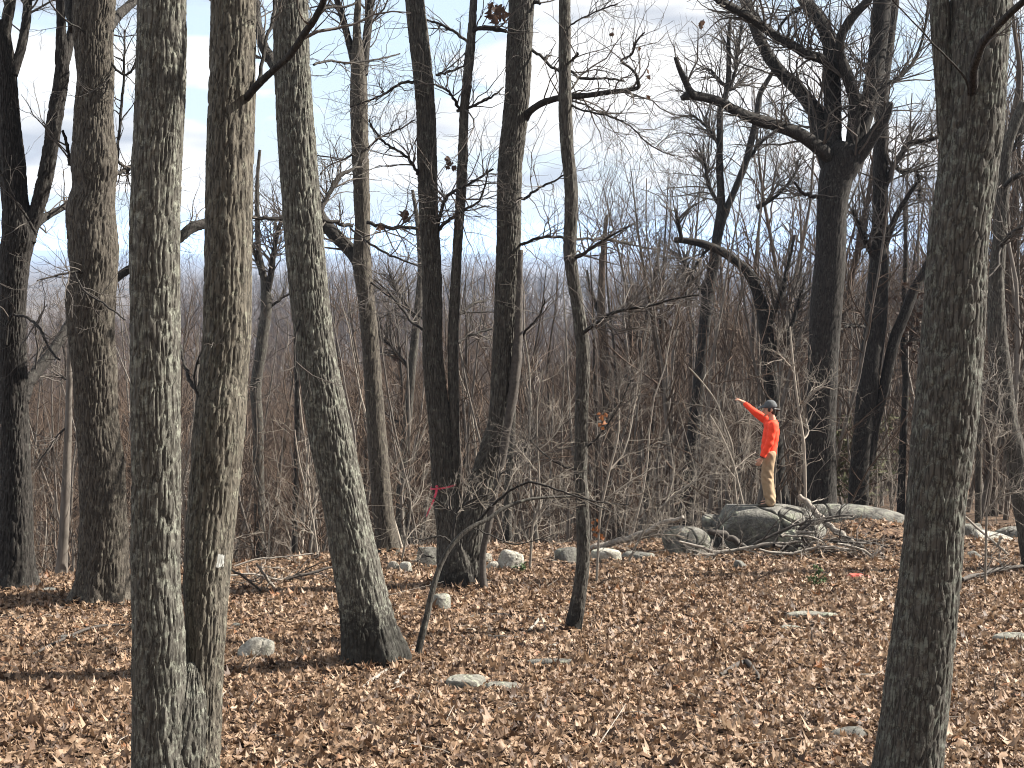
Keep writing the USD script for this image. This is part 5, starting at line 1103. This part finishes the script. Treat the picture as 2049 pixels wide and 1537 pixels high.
def hand(wrist, d, palm_n, spread_dir, curl, point=False):
    """palm, four fingers and a thumb; d along the hand, palm_n out of the palm"""
    d, n_ = unit(np.array(d, float)), unit(np.array(palm_n, float)); n_ = unit(n_ - d * (n_ @ d)); s = np.cross(d, n_) * spread_dir
    ch = [[(wrist, .024), (wrist + d * .03, (.026, .026, .026))]]
    for k, (off, ln) in enumerate(((-.030, .072), (-.010, .080), (.010, .074), (.029, .058))):
        kn = wrist + d * .088 + s * off
        ch.append([(wrist + d * .02 + s * off * .6, .015), (kn, .0125)])
        c = 0.08 if (point and k == 0) else curl; q, dd = kn, d
        pts = [(q, .0105)]
        for j, fr in enumerate((.45, .32, .23)):
            dd = unit(dd * math.cos(c) + n_ * math.sin(c)) if c else dd
            q = q + dd * ln * fr; pts.append((q, .0100 - .0008 * j))
        ch.append(pts)
    tb = wrist + d * .03 - s * .026
    td = unit(d * .75 - s * .55 + n_ * .25)
    ch.append([(tb, .014), (tb + td * .035, .012), (tb + td * .035 + unit(td + d * .5) * .028, .0105)])
    return ch
hands = capsule_body(hand(WL + unit(WL - EL) * .01, WL - EL + [-.02, 0, 0], [0, 1, 0], 1, 0.35), .006, 3), capsule_body(hand(WR + unit(WR - ER) * .01, unit(WR - ER) + [-.25, .0, -.12], [0, 0, -1], 1, 0.30, True), .006, 3)
whole = trimesh.util.concatenate([body, *hands])
pp('body', whole, 'skin')
shirt = capsule_body([
    [(NK + [0.0, 0, -.035], (.082, .088, .030)), (B(.078, 0, 1.375), (.118, .185, .085)), (B(.072, 0, 1.22), (.138, .175, .13)), (B(.045, 0, 1.05), (.132, .165, .09)), (B(.035, 0, .93), (.130, .178, .06)), (B(.032, 0, .875), (.128, .180, .02))],
    [(SL, .078), (EL + [0.01, 0, 0], .066), (WL + [.02, 0, .04], .052)], [(SR, .078), (ER, .060), (WR + (ER - WR) * .16, .045)],
    [(SL + [.0, .04, -.02], .085), (B(.07, -.10, 1.25), .10)], [(SR + [.0, -.04, -.02], .085), (B(.07, .10, 1.25), .10)],
], 0.016, 5)
v = np.array(shirt.vertices); nn = np.array(shirt.vertex_normals)
fold = np.sin(v[:, 2] * 46 + v[:, 0] * 22 + 3.0 * meshkit.noise(v * 9, 2)) * meshkit.noise(v * 7 + 5, 3)
shirt.vertices = v + nn * (0.006 * fold + 0.006 * (meshkit.fbm(v * 10, 3, 8) - .5))[:, None]
pp('shirt', shirt, 'shirt')
trs = capsule_body([
    [(B(.038, 0, .955), (.112, .160, .03)), (B(.040, 0, .87), (.122, .172, .07))],
    [(HL + [0, 0, -.02], .112), (B(.010, -.105, .70), .104), (KL + [-.01, 0, 0], .095), (B(.020, -.112, .28), .090), (AL + [-.005, 0, .03], .086), (AL + [-.005, 0, -.01], .084)],
    [(HR + [0, 0, -.02], .112), (B(.045, .095, .70), .104), (KR + [.015, 0, 0], .094), (B(.075, .102, .28), .088), (AR + [.005, 0, .03], .084), (AR + [.005, 0, -.01], .082)],
], 0.017, 5)
v = np.array(trs.vertices); nn = np.array(trs.vertex_normals)
w = 0.35 + 0.65 * np.exp(-((v[:, 2] - .50) / .12) ** 2) + 0.8 * np.exp(-((v[:, 2] - .12) / .10) ** 2)
fold = np.sin(v[:, 2] * 44 + v[:, 0] * 40 + v[:, 1] * 25 + 7.0 * meshkit.noise(v * 7, 5))
trs.vertices = v + nn * (0.0065 * fold * w * meshkit.noise(v * 6 + 1, 7) * 1.6)[:, None]
pp('trousers', trs, 'trousers')
boots = [capsule_body([[(A_ + [.025, 0, -.045], (.058, .050, .045)), (A_ + [-.06, 0, -.055], (.060, .050, .040)), (A_ + [-.165, 0, -.068], (.050, .044, .026))], [(A_ + [.01, 0, .02], .058), (A_ + [.01, 0, -.03], .056)]], .014, 4) for A_ in (AL, AR)]
for b_ in boots: pp('boot', b_, 'boot')
# cap, hair, watch
crown_ = capsule_body([[(HD + [.018, 0, .055], (.112, .092, .085)), (HD + [.015, 0, .085], (.098, .082, .075))]], .014, 2)
cv = np.array(crown_.vertices); cv[:, 2] = np.maximum(cv[:, 2], HD[2] + .030 + 0.12 * (cv[:, 0] - HD[0])); crown_.vertices = cv
brim = manifold3d.Manifold.batch_hull([manifold3d.Manifold.sphere(.008, 10).translate([float(t) for t in HD + np.array(o_)]) for o_ in ((-.075, -.072, .045), (-.075, .072, .045), (-.175, -.050, .030), (-.195, 0, .030), (-.175, .050, .030), (-.09, 0, .066))])
pp('cap', trimesh.util.concatenate([crown_, trimesh.Trimesh(*meshkit.arrays(brim.refine_to_length(.02))[:2])]), 'cap')
hair = capsule_body([[(HD + [.045, 0, .005], (.072, .078, .055)), (HD + [.055, 0, -.055], (.050, .062, .035))], [(HD + [-.01, -.072, .0], (.030, .012, .035))], [(HD + [-.01, .072, .0], (.030, .012, .035))], [(HD + [.11, 0, -.01], (.035, .03, .03)), (HD + [.16, 0, -.012], (.022, .022, .016))]], .012, 2)
hv_ = np.array(hair.vertices); hair.vertices = hv_ + np.array(hair.vertex_normals) * (0.010 * (meshkit.fbm(hv_ * 40, 2, 3) - .4))[:, None]
pp('hair', hair, 'hair')
ax = unit(WL - EL); ring = trimesh.creation.torus(.040, .010, 20, 8); ring.apply_transform(trimesh.geometry.align_vectors([0, 0, 1], ax)); ring.apply_translation(WL + ax * -.005)
pp('watch', ring, 'black')
